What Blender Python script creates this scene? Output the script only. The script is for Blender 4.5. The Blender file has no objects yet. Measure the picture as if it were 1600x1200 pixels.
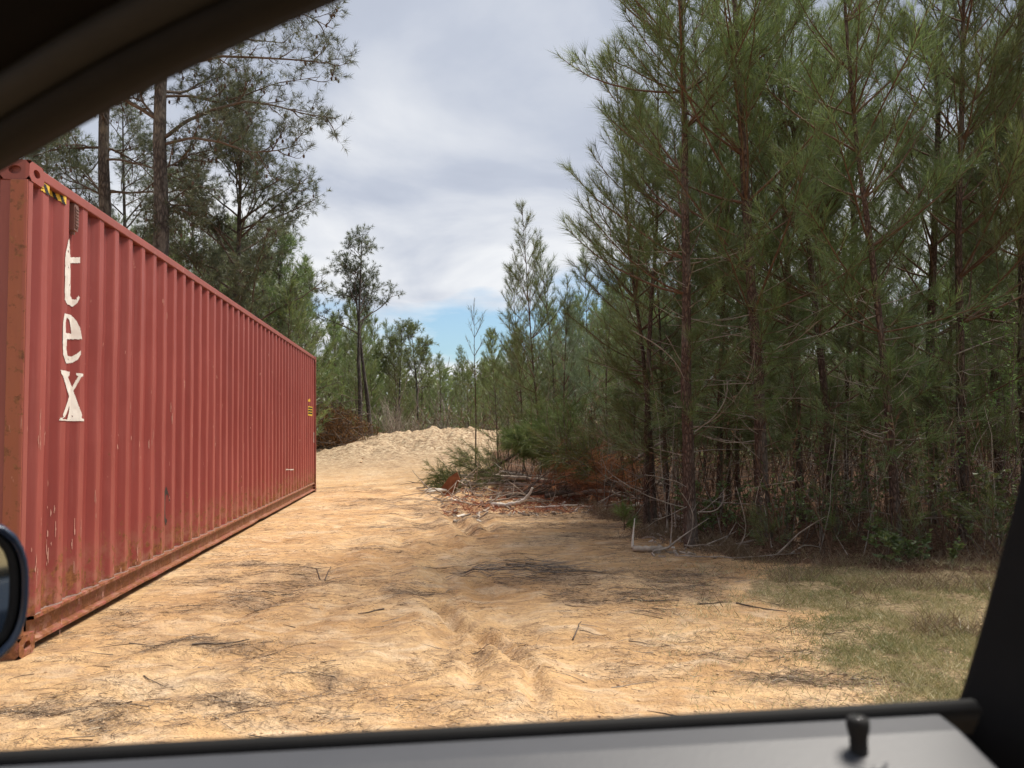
import bpy, math, random
import numpy as np
from mathutils import Matrix, Vector, Euler

S = bpy.context.scene
COL = S.collection
rad = math.radians

# ------------------------------------------------------------------ camera
CAM_H = 1.262
PITCH, ROLL = rad(3.40), rad(-0.90)
cd = bpy.data.cameras.new('camera')
cam = bpy.data.objects.new('camera', cd); COL.objects.link(cam)
S.camera = cam
RM = (Matrix.Rotation(rad(90) + PITCH, 4, 'X') @ Matrix.Rotation(ROLL, 4, 'Z'))
cam.matrix_world = Matrix.Translation((0, 0, CAM_H)) @ RM
cd.sensor_width = 36; cd.lens = 27.0
cd.clip_start = 0.02; cd.clip_end = 3000
cd.dof.use_dof = True; cd.dof.focus_distance = 12.0; cd.dof.aperture_fstop = 6.5

# ------------------------------------------------------------------ world (hazy, mostly clouded daylight)
SUN_EL, SUN_DIR = rad(62), Vector((0.78, 0.50, 0)).normalized()
SUN_V = Vector((SUN_DIR.x * math.cos(SUN_EL), SUN_DIR.y * math.cos(SUN_EL), math.sin(SUN_EL)))
W = bpy.data.worlds.new('World'); S.world = W; W.use_nodes = True
nt = W.node_tree; nt.nodes.clear()
def wn(t, **k):
    n = nt.nodes.new(t)
    for a, v in k.items(): setattr(n, a, v)
    return n
def wl(a, b): nt.links.new(a, b)
def wmath(op, a, b=None, c=None, clamp=False):
    n = wn('ShaderNodeMath', operation=op, use_clamp=clamp)
    for i, v in enumerate((a, b, c)):
        if v is None: continue
        if isinstance(v, (int, float)): n.inputs[i].default_value = v
        else: wl(v, n.inputs[i])
    return n.outputs[0]
tc = wn('ShaderNodeTexCoord'); sp = wn('ShaderNodeSeparateXYZ'); wl(tc.outputs['Generated'], sp.inputs[0])
zz = wmath('ADD', wmath('MAXIMUM', sp.outputs[2], 0.0), 0.16)
cb = wn('ShaderNodeCombineXYZ')
wl(wmath('DIVIDE', sp.outputs[0], zz), cb.inputs[0]); wl(wmath('DIVIDE', sp.outputs[1], zz), cb.inputs[1])
n1 = wn('ShaderNodeTexNoise'); n1.inputs['Scale'].default_value = 1.15; n1.inputs['Detail'].default_value = 8
n1.inputs['Roughness'].default_value = 0.5; n1.inputs['Distortion'].default_value = 0.35; wl(cb.outputs[0], n1.inputs['Vector'])
mp2 = wn('ShaderNodeMapping'); mp2.inputs['Location'].default_value = (3.3, 1.7, 0.4); mp2.inputs['Scale'].default_value = (0.9, 1.0, 1); wl(cb.outputs[0], mp2.inputs[0])
n2 = wn('ShaderNodeTexNoise'); n2.inputs['Scale'].default_value = 1.5; n2.inputs['Detail'].default_value = 6
n2.inputs['Roughness'].default_value = 0.52; wl(mp2.outputs[0], n2.inputs['Vector'])
cr = wn('ShaderNodeValToRGB')
e = cr.color_ramp.elements
e[0].position = 0.34; e[0].color = (0.245, 0.272, 0.338, 1)
e[1].position = 0.62; e[1].color = (0.545, 0.555, 0.57, 1)
m = cr.color_ramp.elements.new(0.47); m.color = (0.330, 0.358, 0.420, 1)
# lower part of the cloud deck is thinner and brighter
low = wmath('MULTIPLY', wmath('SUBTRACT', 0.50, sp.outputs[2], clamp=True), 0.42)
wl(wmath('ADD', wmath('MULTIPLY', n1.outputs[0], 0.75), wmath('ADD', low, 0.06)), cr.inputs[0])
sky = wn('ShaderNodeTexSky', sky_type='NISHITA'); sky.sun_disc = False
sky.sun_elevation = SUN_EL; sky.sun_rotation = math.atan2(SUN_DIR.x, SUN_DIR.y)
sky.air_density = 1.3; sky.dust_density = 0.6; sky.ozone_density = 2.0
skm = wn('ShaderNodeVectorMath', operation='SCALE'); skm.inputs['Scale'].default_value = 0.075
wl(sky.outputs[0], skm.inputs[0])
# gaps in the deck near the horizon: broken band of clear sky
el = sp.outputs[2]
band = wmath('SUBTRACT', 1.0, wmath('DIVIDE', wmath('ABSOLUTE', wmath('SUBTRACT', el, 0.125)), 0.135), clamp=True)
azd = wmath('DIVIDE', wmath('ADD', sp.outputs[0], 0.045), 0.17)
azw = wmath('DIVIDE', 1.0, wmath('ADD', 1.0, wmath('MULTIPLY', azd, azd)))
fwd = wmath('MULTIPLY', band, wmath('ADD', 0.25, wmath('MULTIPLY', azw, 0.75)))
clr = wmath('ADD', wmath('MULTIPLY', wmath('SUBTRACT', n2.outputs[0], 0.5), 3.6), wmath('SUBTRACT', wmath('MULTIPLY', fwd, 1.40), 0.62))
clr = wmath('MULTIPLY', wmath('MULTIPLY', clr, 1.35, clamp=True), 0.85)
mx = wn('ShaderNodeMix', data_type='RGBA')
wl(clr, mx.inputs[0]); wl(cr.outputs[0], mx.inputs[6]); tnt = wn('ShaderNodeMix', data_type='RGBA', blend_type='MULTIPLY'); tnt.inputs[0].default_value = 1.0
wl(skm.outputs[0], tnt.inputs[6]); tnt.inputs[7].default_value = (0.66, 0.88, 1.05, 1); wl(tnt.outputs[2], mx.inputs[7])
bg = wn('ShaderNodeBackground'); wl(mx.outputs[2], bg.inputs[0]); bg.inputs[1].default_value = 1.0
wo = wn('ShaderNodeOutputWorld'); wl(bg.outputs[0], wo.inputs[0])

# ------------------------------------------------------------------ sun
sd = bpy.data.lights.new('sun', 'SUN'); sd.energy = 4.0; sd.angle = rad(24); sd.color = (1.0, 0.93, 0.83)
so = bpy.data.objects.new('sun', sd); COL.objects.link(so)
so.rotation_euler = SUN_V.to_track_quat('Z', 'Y').to_euler(); so.location = (0, 0, 30)

V = S.view_settings
V.view_transform = 'Standard'; V.look = 'None'; V.gamma = 1; V.exposure = 0.75
V.use_curve_mapping = False
cy = S.cycles
cy.max_bounces = 9; cy.diffuse_bounces = 7; cy.glossy_bounces = 2; cy.transmission_bounces = 6; cy.transparent_max_bounces = 6
cy.caustics_reflective = False; cy.caustics_refractive = False
cy.use_adaptive_sampling = True; cy.adaptive_threshold = 0.02
cy.use_denoising = True
try: cy.denoiser = 'OPENIMAGEDENOISE'; cy.denoising_prefilter = 'ACCURATE'
except Exception: pass

# ------------------------------------------------------------------ helpers
def pdir(px, py):
    v = RM @ Vector(((px - 800) / 1200, (600 - py) / 1200, -1)).to_4d()
    return np.array([v[0], v[1], v[2]])
def at(px, py, Y):
    d = pdir(px, py); return np.array([d[0] / d[1] * Y, Y, CAM_H + d[2] / d[1] * Y])
def gp(px, py, z=0.0):
    d = pdir(px, py); t = (z - CAM_H) / d[2]; return np.array([d[0] * t, d[1] * t])

def _hash(ix, iy, seed):
    n = (ix.astype(np.int64) * 374761393 + iy.astype(np.int64) * 668265263 + seed * 1442695041) & 0xffffffff
    n = ((n ^ (n >> 13)) * 1274126177) & 0xffffffff
    return ((n ^ (n >> 16)) & 0xffff) / 65535.0
def vnoise(x, y, seed=0):
    x = np.asarray(x, float); y = np.asarray(y, float)
    ix = np.floor(x); iy = np.floor(y); fx = x - ix; fy = y - iy
    fx = fx * fx * (3 - 2 * fx); fy = fy * fy * (3 - 2 * fy)
    a = _hash(ix, iy, seed); b = _hash(ix + 1, iy, seed); c = _hash(ix, iy + 1, seed); d = _hash(ix + 1, iy + 1, seed)
    return (a * (1 - fx) + b * fx) * (1 - fy) + (c * (1 - fx) + d * fx) * fy
def fbm(x, y, seed=0, oct=4, gain=0.5):
    s = 0; a = 1; t = 0
    for k in range(oct):
        s = s + a * vnoise(x * 2 ** k + k * 17.3, y * 2 ** k - k * 9.1, seed + k); t += a; a *= gain
    return s / t
def smooth(a, b, x):
    t = np.clip((x - a) / (b - a), 0, 1); return t * t * (3 - 2 * t)
def unit(v): return v / (np.linalg.norm(v) + 1e-9)

class MB:
    """collects geometry and links it as ONE mesh object"""
    def __init__(s): s.v = []; s.f = []; s.n = 0; s.t = []
    def add(s, verts, faces, mat=0, tint=None, smooth=False):
        verts = np.asarray(verts, np.float32).reshape(-1, 3); faces = np.asarray(faces, np.int64)
        s.v.append(verts); s.f.append((faces + s.n, mat, smooth)); s.n += len(verts)
        s.t.append(np.full(len(verts), 0.5, np.float32) if tint is None else np.asarray(tint, np.float32) * np.ones(len(verts), np.float32))
    def box(s, lo, hi, mat=0, M=None):
        x0, y0, z0 = lo; x1, y1, z1 = hi
        v = np.array([(x0,y0,z0),(x1,y0,z0),(x1,y1,z0),(x0,y1,z0),(x0,y0,z1),(x1,y0,z1),(x1,y1,z1),(x0,y1,z1)], float)
        if M is not None: v = v @ np.array(M)[:3, :3].T + np.array(M)[:3, 3]
        s.add(v, [(0,3,2,1),(4,5,6,7),(0,1,5,4),(1,2,6,5),(2,3,7,6),(3,0,4,7)], mat)
    def tube(s, pts, r, sides=5, mat=0, cap=False, tint=None, smooth=True, rough=0, rng=None):
        pts = np.asarray(pts, float); n = len(pts); r = np.ones(n) * r
        tg = np.gradient(pts, axis=0); tg /= np.linalg.norm(tg, axis=1)[:, None] + 1e-9
        ref = np.where(np.abs(tg[:, 2:3]) > 0.9, [[1., 0, 0]], [[0, 0, 1.]])
        a = np.cross(tg, ref); a /= np.linalg.norm(a, axis=1)[:, None] + 1e-9
        for i in range(1, n):
            if (a[i] * a[i - 1]).sum() < 0: a[i] = -a[i]
            p = a[i - 1] - tg[i] * (a[i - 1] * tg[i]).sum()
            a[i] = p / (np.linalg.norm(p) + 1e-9)
        b = np.cross(tg, a)
        th = np.linspace(0, 2 * np.pi, sides, endpoint=False)
        rr = r[:, None] * np.ones((n, sides))
        if rough and rng is not None: rr = rr * (1 + rough * (rng.random((n, sides)) - .5))
        v = pts[:, None] + rr[..., None] * (a[:, None] * np.cos(th)[None, :, None] + b[:, None] * np.sin(th)[None, :, None])
        i = np.arange(n - 1)[:, None]; j = np.arange(sides)[None]; k = (j + 1) % sides
        q = np.stack([i * sides + j, i * sides + k, (i + 1) * sides + k, (i + 1) * sides + j], -1).reshape(-1, 4)
        base = s.n
        s.add(v, q, mat, tint, smooth)
        if cap and sides > 2:
            s.f.append((np.array([list(range(sides))[::-1]]) + base, mat, False))
            s.f.append((np.array([list(range(sides))]) + base + (n - 1) * sides, mat, False))
    def blades(s, p, d, L, w, mat=0, tint=None, bend=None):
        """thin triangles: base p, direction d, length L, width w"""
        p = np.asarray(p); n = len(p)
        if n == 0: return
        side = np.cross(d, np.random.RandomState(n).normal(size=(n, 3))); side /= np.linalg.norm(side, axis=1)[:, None] + 1e-9
        w = np.ones(n) * w; L = np.ones(n) * L
        v = np.empty((n, 3, 3)); v[:, 0] = p - side * w[:, None] / 2; v[:, 1] = p + side * w[:, None] / 2; v[:, 2] = p + d * L[:, None]
        t = None if tint is None else np.repeat(tint, 3)
        s.add(v, np.arange(3 * n).reshape(-1, 3), mat, t)
    def build(s, name, mats, parent=None, link=True):
        me = bpy.data.meshes.new(name)
        if s.n:
            v = np.concatenate(s.v); me.vertices.add(len(v)); me.vertices.foreach_set('co', v.ravel())
            loops = np.concatenate([f.ravel() for f, _, _ in s.f]).astype(np.int32)
            sizes = np.concatenate([np.full(len(f), f.shape[1]) for f, _, _ in s.f]).astype(np.int32)
            starts = np.concatenate([[0], np.cumsum(sizes)[:-1]]).astype(np.int32)
            me.loops.add(len(loops)); me.polygons.add(len(sizes))
            me.loops.foreach_set('vertex_index', loops)
            me.polygons.foreach_set('loop_start', starts)
            me.polygons.foreach_set('material_index', np.concatenate([np.full(len(f), m) for f, m, _ in s.f]).astype(np.int32))
            me.polygons.foreach_set('use_smooth', np.concatenate([np.full(len(f), sm) for f, _, sm in s.f]))
            at_ = me.attributes.new('tint', 'FLOAT', 'POINT'); at_.data.foreach_set('value', np.concatenate(s.t))
            me.update(calc_edges=True)
        for m in (mats if isinstance(mats, (list, tuple)) else [mats]): me.materials.append(m)
        o = bpy.data.objects.new(name, me)
        if link: COL.objects.link(o)
        if parent is not None: o.parent = parent
        return o

def tag(o, label=None, cat=None, group=None, kind=None):
    if label: o['label'] = label
    if cat: o['category'] = cat
    if group: o['group'] = group
    if kind: o['kind'] = kind
    return o
def empty(name, loc=(0, 0, 0), rz=0.0):
    o = bpy.data.objects.new(name, None); COL.objects.link(o); o.location = loc; o.rotation_euler = (0, 0, rz)
    o.empty_display_size = 0.2
    return o
def copy_tree(o, parent=None):
    c = o.copy(); COL.objects.link(c)
    if parent is not None: c.parent = parent
    for ch in list(o.children): copy_tree(ch, c)
    return c

# ------------------------------------------------------------------ materials
class NT:
    def __init__(s, name):
        s.m = bpy.data.materials.new(name); s.m.use_nodes = True; s.t = s.m.node_tree; s.t.nodes.clear()
        s.out = s.t.nodes.new('ShaderNodeOutputMaterial')
    def n(s, t, **k):
        x = s.t.nodes.new(t)
        for a, v in k.items(): setattr(x, a, v)
        return x
    def l(s, a, b): s.t.links.new(a, b)
    def setv(s, inp, v):
        if v is None: return
        if hasattr(v, 'is_output') or isinstance(v, bpy.types.NodeSocket): s.l(v, inp)
        else: inp.default_value = v
    def math(s, op, a, b=None, clamp=False):
        x = s.n('ShaderNodeMath', operation=op, use_clamp=clamp); s.setv(x.inputs[0], a); s.setv(x.inputs[1], b); return x.outputs[0]
    def noise(s, vec, scale, detail=4, rough=0.55, dist=0.0, mapscale=None, loc=None):
        if mapscale is not None or loc is not None:
            mp = s.n('ShaderNodeMapping'); s.l(vec, mp.inputs[0])
            if mapscale is not None: mp.inputs['Scale'].default_value = mapscale
            if loc is not None: mp.inputs['Location'].default_value = loc
            vec = mp.outputs[0]
        x = s.n('ShaderNodeTexNoise'); s.l(vec, x.inputs['Vector']); x.inputs['Scale'].default_value = scale
        x.inputs['Detail'].default_value = detail; x.inputs['Roughness'].default_value = rough; x.inputs['Distortion'].default_value = dist
        return x.outputs[0]
    def ramp(s, fac, stops, interp='LINEAR'):
        x = s.n('ShaderNodeValToRGB'); x.color_ramp.interpolation = interp; e = x.color_ramp.elements
        while len(e) < len(stops): e.new(0.5)
        for i, (p, c) in enumerate(stops):
            e[i].position = p; e[i].color = (c, c, c, 1) if isinstance(c, (int, float)) else (*c, 1)
        s.setv(x.inputs[0], fac); return x.outputs[0]
    def mix(s, f, a, b, mode='MIX'):
        x = s.n('ShaderNodeMix', data_type='RGBA', blend_type=mode)
        s.setv(x.inputs[0], f)
        for i, v in ((6, a), (7, b)):
            if isinstance(v, tuple): v = (*v, 1) if len(v) == 3 else v
            s.setv(x.inputs[i], v)
        return x.outputs[2]
    def bump(s, h, dist=0.01, strength=1.0):
        x = s.n('ShaderNodeBump'); x.inputs['Distance'].default_value = dist; x.inputs['Strength'].default_value = strength
        s.l(h, x.inputs['Height']); return x.outputs[0]
    def pbr(s, col, rough=0.7, metal=0.0, normal=None, spec=0.5, **k):
        p = s.n('ShaderNodeBsdfPrincipled')
        if isinstance(col, tuple): col = (*col, 1) if len(col) == 3 else col
        s.setv(p.inputs['Base Color'], col); s.setv(p.inputs['Roughness'], rough); s.setv(p.inputs['Metallic'], metal)
        p.inputs['Specular IOR Level'].default_value = spec
        if normal is not None: s.l(normal, p.inputs['Normal'])
        s.l(p.outputs[0], s.out.inputs[0]); return s.m
    def obj(s): return s.n('ShaderNodeTexCoord').outputs['Object']
    def attr(s, name='tint', out='Fac'): return s.n('ShaderNodeAttribute', attribute_name=name).outputs[out]

def mat_needles(name, c0, c1, c2, trans=0.32, gloss=0.05):
    t = NT(name)
    f = t.attr('tint')
    ri = t.n('ShaderNodeObjectInfo').outputs['Random']
    c = t.ramp(f, [(0.0, c0), (0.55, c1), (1.0, c2)])
    hs = t.n('ShaderNodeHueSaturation'); t.l(c, hs.inputs['Color'])
    t.l(t.math('ADD', t.math('MULTIPLY', ri, 0.035), 0.482), hs.inputs['Hue'])
    t.l(t.math('ADD', t.math('MULTIPLY', ri, 0.35), 0.82), hs.inputs['Value'])
    d = t.n('ShaderNodeBsdfDiffuse'); tr = t.n('ShaderNodeBsdfTranslucent'); t.l(hs.outputs[0], d.inputs[0])
    t.l(hs.outputs[0], tr.inputs[0])
    ms = t.n('ShaderNodeMixShader'); ms.inputs[0].default_value = trans; t.l(d.outputs[0], ms.inputs[1]); t.l(tr.outputs[0], ms.inputs[2])
    g = t.n('ShaderNodeBsdfGlossy'); g.inputs['Roughness'].default_value = 0.42; g.inputs[0].default_value = (.9, .95, .9, 1)
    m2 = t.n('ShaderNodeMixShader'); m2.inputs[0].default_value = gloss; t.l(ms.outputs[0], m2.inputs[1]); t.l(g.outputs[0], m2.inputs[2])
    t.l(m2.outputs[0], t.out.inputs[0]); return t.m
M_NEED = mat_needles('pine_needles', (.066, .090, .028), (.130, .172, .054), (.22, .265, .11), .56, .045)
M_NEED_FALL = mat_needles('wilting_green_needles', (.045, .062, .020), (.098, .125, .036), (.165, .19, .07), .4, .015)
M_NEED_OLD = mat_needles('mature_pine_needles', (.055, .066, .036), (.105, .125, .066), (.17, .19, .11), 0.42)
M_NEED_FAR = mat_needles('haze_toned_pine_needles', (.095, .122, .040), (.165, .210, .068), (.24, .29, .10), 0.54, 0.06)  # lighter needle copy for far trees: slight haze painted into the colour
M_NEED_BLUE = mat_needles('bluish_pine_needles', (.060, .090, .045), (.115, .165, .080), (.19, .24, .13), 0.5, 0.08)
M_LEAF = mat_needles('small_leaves', (.10, .20, .04), (.20, .34, .08), (.34, .46, .16), 0.4)
M_LEAFD = mat_needles('dull_leaves', (.05, .075, .022), (.12, .16, .05), (.24, .26, .10), 0.35)
M_RED = mat_needles('dead_red_needles', (.15, .045, .024), (.32, .11, .055), (.46, .20, .10), 0.15, 0.02)
M_STRAW = mat_needles('dry_grass', (.12, .08, .04), (.30, .22, .13), (.55, .46, .32), 0.3, 0.04)
M_TWIGBITS = mat_needles('ground_straw', (.085, .055, .038), (.21, .145, .10), (.42, .32, .22), 0.0, 0.02)
M_BROWNLIT = mat_needles('brown_litter', (.06, .032, .020), (.15, .085, .052), (.34, .22, .14), 0.05, 0.02)
def mat_bark(name, c0, c1, c2, sc=14):
    t = NT(name); o = t.obj()
    v = t.n('ShaderNodeTexVoronoi', feature='DISTANCE_TO_EDGE'); mp = t.n('ShaderNodeMapping'); mp.inputs['Scale'].default_value = (1, 1, .32)
    nz = t.noise(o, 6, 3); ad = t.n('ShaderNodeVectorMath', operation='ADD'); t.l(o, ad.inputs[0])
    sc_ = t.n('ShaderNodeVectorMath', operation='SCALE'); sc_.inputs['Scale'].default_value = .05
    cbn = t.n('ShaderNodeCombineXYZ'); t.l(nz, cbn.inputs[0]); t.l(nz, cbn.inputs[1]); t.l(nz, cbn.inputs[2]); t.l(cbn.outputs[0], sc_.inputs[0]); t.l(sc_.outputs[0], ad.inputs[1])
    t.l(ad.outputs[0], mp.inputs[0]); t.l(mp.outputs[0], v.inputs['Vector']); v.inputs['Scale'].default_value = sc * 1.8
    f = t.ramp(v.outputs['Distance'], [(0.0, 0.15), (0.34, 1.0)])
    n = t.noise(o, sc * 2, 5, .65)
    c = t.ramp(n, [(0.3, c1), (0.7, c2)]); c = t.mix(f, c0, c); c = t.mix(t.ramp(t.noise(o, 3.5, 5, .7, 0, (1, 1, .4), (4, 4, 4)), [(.52, 0.0), (.68, .6)]), c, (.22, .20, .165))
    return t.pbr(c, 0.9, normal=t.bump(t.math('ADD', f, t.math('MULTIPLY', n, .6)), 0.012), spec=.2)
M_BARK = mat_bark('red_brown_bark', (.030, .018, .014), (.115, .070, .054), (.20, .135, .105), 22)
M_BARK_GREY = mat_bark('grey_bark', (.024, .020, .018), (.085, .072, .064), (.16, .14, .125), 9)
def simple_noise(name, c0, c1, sc, rough=.85, spec=.3, stretch=None, bump=.004):
    t = NT(name); o = t.obj(); n = t.noise(o, sc, 5, .6, mapscale=stretch)
    return t.pbr(t.ramp(n, [(.3, c0), (.7, c1)]), rough, normal=t.bump(n, bump), spec=spec)
M_TWIG = simple_noise('twig_bark', (.06, .042, .032), (.15, .115, .09), 20)
M_TWIG_RED = simple_noise('young_twig_bark', (.07, .04, .025), (.16, .095, .06), 20)
M_DEAD = simple_noise('dead_pale_wood', (.15, .12, .095), (.40, .34, .28), 12)
M_PEELED = simple_noise('peeled_white_wood', (.42, .37, .31), (.72, .68, .60), 9)
M_LOG = simple_noise('weathered_log', (.17, .13, .10), (.48, .40, .32), 10)
M_CUT = simple_noise('cut_wood_end', (.42, .22, .11), (.55, .32, .17), 20)
M_ROOT = simple_noise('rust_brown_root', (.14, .05, .025), (.30, .13, .06), 8)

# ------------------------------------------------------------------ ground
GRV = [  # (pixel path, width m, depth m)
    ([(668, 938), (705, 965), (760, 1000), (800, 1020), (828, 1044), (838, 1088), (842, 1130)], .042, .055),
    ([(735, 945), (752, 985), (742, 1040), (736, 1100)], .05, .030),
    ([(690, 950), (700, 985), (690, 1030), (640, 1062), (520, 1092)], .09, .030),
    ([(640, 905), (668, 925), (700, 965), (725, 1010), (728, 1060)], .09, .026),
    ([(835, 1040), (870, 1060), (900, 1100)], .04, .012),
    ([(560, 760), (640, 800), (690, 845), (700, 890), (690, 930)], .14, .02),
    ([(600, 745), (690, 790), (750, 840), (770, 880)], .14, .02),
    ([(905, 1010), (950, 985), (985, 950)], .06, .015),
    ([(670, 775), (700, 800), (740, 838)], .09, .06),
    ([(700, 765), (735, 795), (775, 835)], .09, .06),
    ([(0, 1120), (200, 1085), (420, 1075), (600, 1050)], .12, .030),
    ([(0, 1075), (180, 1040), (400, 1020), (560, 985)], .10, .026),
]
TREAD = [np.array([gp(*p) for p in path]) for path in ([(628, 842), (668, 872), (684, 905), (692, 940), (684, 985)], [(690, 838), (726, 868), (748, 900), (760, 930)], [(300, 1110), (460, 1075), (600, 1060), (690, 1030)])]
GRV += [
    ([(700, 880), (730, 915), (745, 950), (700, 1000), (600, 1045), (440, 1085), (200, 1130)], .13, .026),
    ([(735, 872), (772, 905), (800, 950), (780, 1010), (700, 1060), (560, 1120)], .13, .026),
    ([(760, 960), (850, 1000), (930, 1040), (1000, 1100)], .12, .020),
    ([(560, 830), (520, 880), (420, 940), (250, 1000), (60, 1060)], .14, .022),
    ([(640, 830), (600, 900), (500, 960), (330, 1030), (100, 1110)], .14, .022)]
GRV = [(np.array([gp(*p) for p in path]), w, d) for path, w, d in GRV]
def seg_dist(x, y, P):
    best = np.full(np.shape(x), 1e9)
    for a, b in zip(P[:-1], P[1:]):
        d = b - a; t = np.clip(((x - a[0]) * d[0] + (y - a[1]) * d[1]) / (d @ d), 0, 1)
        best = np.minimum(best, np.hypot(x - a[0] - t * d[0], y - a[1] - t * d[1]))
    return best
def height(x, y, fine=True):
    x = np.asarray(x, float); y = np.asarray(y, float)
    h = 0.92 * np.exp(-(np.abs(x + 3.9) / 3.9) ** 2.2 - (np.abs(y - 31) / 5.2) ** 2)
    h = h + 0.62 * np.exp(-((x - .4) / 3.2) ** 2 - ((y - 29.5) / 4.2) ** 2)
    h = h + smooth(16, 34, y) * .25 + smooth(40, 160, y) * 1.2
    h = h + (fbm(x * .3, y * .3, 3) - .5) * .16 * smooth(5, 14, np.hypot(x, y))
    h = h + (fbm(x * 1.1, y * 1.1, 5) - .5) * .06
    # hummocky forest floor and spoil on the mound
    h = h + forest_mask(x, y) * (fbm(x * 2, y * 2, 8) - .35) * .16
    h = h + smooth(24, 28, y) * smooth(40, 33, y) * (fbm(x * 1.9, y * 1.9, 9, 5, .6) - .5) * .55
    # keep it level under the container
    if fine:
        h = h + (fbm(x * 5, y * 5, 11, 4, .6) - .5) * .040 + (fbm(x * 21, y * 21, 12, 3) - .5) * .008
        for P, w, d in GRV:
            lo = P.min(0) - 1; hi = P.max(0) + 1
            m = (x > lo[0]) & (x < hi[0]) & (y > lo[1]) & (y < hi[1])
            if not np.any(m): continue
            if x.ndim == 0: ds = seg_dist(x, y, P)
            else: ds = np.full(x.shape, 9.0); ds[m] = seg_dist(x[m], y[m], P)
            ds = ds + (vnoise(x * 9, y * 9, 4) - .5) * w * .8
            e0 = np.minimum(np.hypot(x - P[0][0], y - P[0][1]), np.hypot(x - P[-1][0], y - P[-1][1])); d = d * smooth(.0, .55, e0) * (.45 + .9 * vnoise(x * 2.3, y * 2.3, 19))
            h = h - d * np.exp(-(ds / w) ** 2) + d * .45 * np.exp(-((ds - 2.1 * w) / w) ** 2)
        for P in TREAD:
            lo = P.min(0) - .3; hi = P.max(0) + .3; m = (x > lo[0]) & (x < hi[0]) & (y > lo[1]) & (y < hi[1])
            if x.ndim == 0 or not np.any(m): continue
            ds = np.full(x.shape, 9.0); ds[m] = seg_dist(x[m], y[m], P)
            h = h - smooth(.13, .09, ds) * (.012 + .016 * (np.sin(y * 78 + np.abs(ds) * 60) > 0)) * smooth(.3, .6, vnoise(x * 3, y * 3, 97) + .15)
    cx = smooth(.55, -.05, (x - (-2.86 - .1125 * (y - 4.4)))) * smooth(18.5, 16.5, y) * smooth(1, 3, y)
    return h * (1 - cx * .9)
# forest edge, as a world polyline: the floor right of / beyond it is litter
EDGE = np.array([(9.5, 4.6), (5.2, 5.6), (3.2, 6.6), (2.2, 7.4), (1.5, 9.0), (1.0, 12.0), (.2, 15.0), (-1.3, 20.0), (-.6, 27), (1.5, 34), (3, 40), (3, 60), (400, 400)])
def edge_x(y):
    ys = EDGE[:, 1]; return np.interp(y, ys, EDGE[:, 0])
def forest_mask(x, y):
    right = smooth(-.3, .5, x - edge_x(y) + (fbm(x * .8, y * .8, 21) - .5) * 1.0) * smooth(4.2, 5.2, y)
    back = smooth(36, 40, y + (fbm(x * .2, y * .2, 22) - .5) * 6)
    left = smooth(-9.0, -10.5, x) * smooth(14, 16, y)
    return np.clip(np.maximum(np.maximum(right, back), left), 0, 1)
BLOBS = [(800, 888, .80, .30, .75), (960, 905, 1.1, .5, .85), (420, 935, .65, .35, .6), (470, 900, .8, .5, .8), (350, 880, .6, .5, .7),
         (680, 925, .5, .25, .8), (640, 945, .4, .15, .6), (380, 965, .45, .22, .5), (210, 1090, .5, .13, .9), (345, 1085, .3, .10, .9), (60, 1110, .5, .14, .7),
         (600, 790, 1.5, 1.6, .85), (700, 800, 1.3, 1.6, 1.0), (560, 765, 1.6, 1.5, .6), (820, 810, 2.0, 1.8, 1.0), (900, 800, 1.5, 1.8, 1.0), (560, 855, .8, .7, .5),
         (1120, 930, 1.2, .5, .7), (1000, 850, .8, 1.0, .7), (1200, 1060, .5, .2, .8), (1120, 1020, .35, .15, .55), (660, 735, 3, 2.0, .5), (900, 935, .7, .2, .5),
         (690, 1080, .18, .05, .6), (540, 1085, .35, .06, .5), (760, 1075, .18, .06, .5), (440, 1050, .4, .10, .45), (300, 1010, .5, .2, .45), (250, 960, .4, .3, .4)]
def debris_mask(x, y):
    m = np.zeros(np.shape(x))
    for px, py, sx, sy, a in BLOBS:
        c = gp(px, py); m = np.maximum(m, a * np.exp(-((x - c[0]) / sx) ** 2 - ((y - c[1]) / sy) ** 2))
    st = fbm(x * 2.2, y * 3.2, 31, 5, .62)
    return np.clip(smooth(.34, .95, m * .72 + (st - .42) * 1.7), 0, 1) * .9
def grass_mask(x, y):
    c = smooth(1.25, 2.1, x + (fbm(x * 1.7, y * 1.7, 41, 4) - .5) * 1.5 - .12 * (y - 4)) * smooth(7.6, 6.0, y + (x - 3) * .15)
    return c * smooth(.15, .45, fbm(x * 3.5, y * 3.5, 42, 4) + .12 + smooth(1.8, 3, x) * .3)

def grid_axis(pts):
    out = []
    for (a, b, n) in pts: out.append(np.linspace(a, b, n, endpoint=False))
    return np.concatenate(out + [[pts[-1][1]]])
gx = np.concatenate([-np.geomspace(700, 9, 40), np.linspace(-8.9, -4.6, 50), np.linspace(-4.55, 5.5, 330), np.linspace(5.6, 12, 60), np.geomspace(12.4, 700, 40)])
gy = np.concatenate([-np.geomspace(700, 3, 18), np.linspace(-2, 2.2, 12), np.geomspace(2.3, 60, 430), np.geomspace(62, 900, 30)])
X, Y = np.meshgrid(gx, gy)
Z = height(X, Y)
FM, DM, GM = forest_mask(X, Y), debris_mask(X, Y), grass_mask(X, Y)
mb = MB()
ny, nx = X.shape
ii = np.arange(ny - 1)[:, None] * nx + np.arange(nx - 1)[None]
mb.add(np.stack([X, Y, Z], -1).reshape(-1, 3), np.stack([ii, ii + 1, ii + nx + 1, ii + nx], -1).reshape(-1, 4), 0, smooth=True)
t = NT('sandy_ground'); pos = t.n('ShaderNodeNewGeometry').outputs['Position']
mk = t.n('ShaderNodeAttribute', attribute_name='cover'); ms = t.n('ShaderNodeSeparateColor'); t.l(mk.outputs['Color'], ms.inputs[0])
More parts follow.
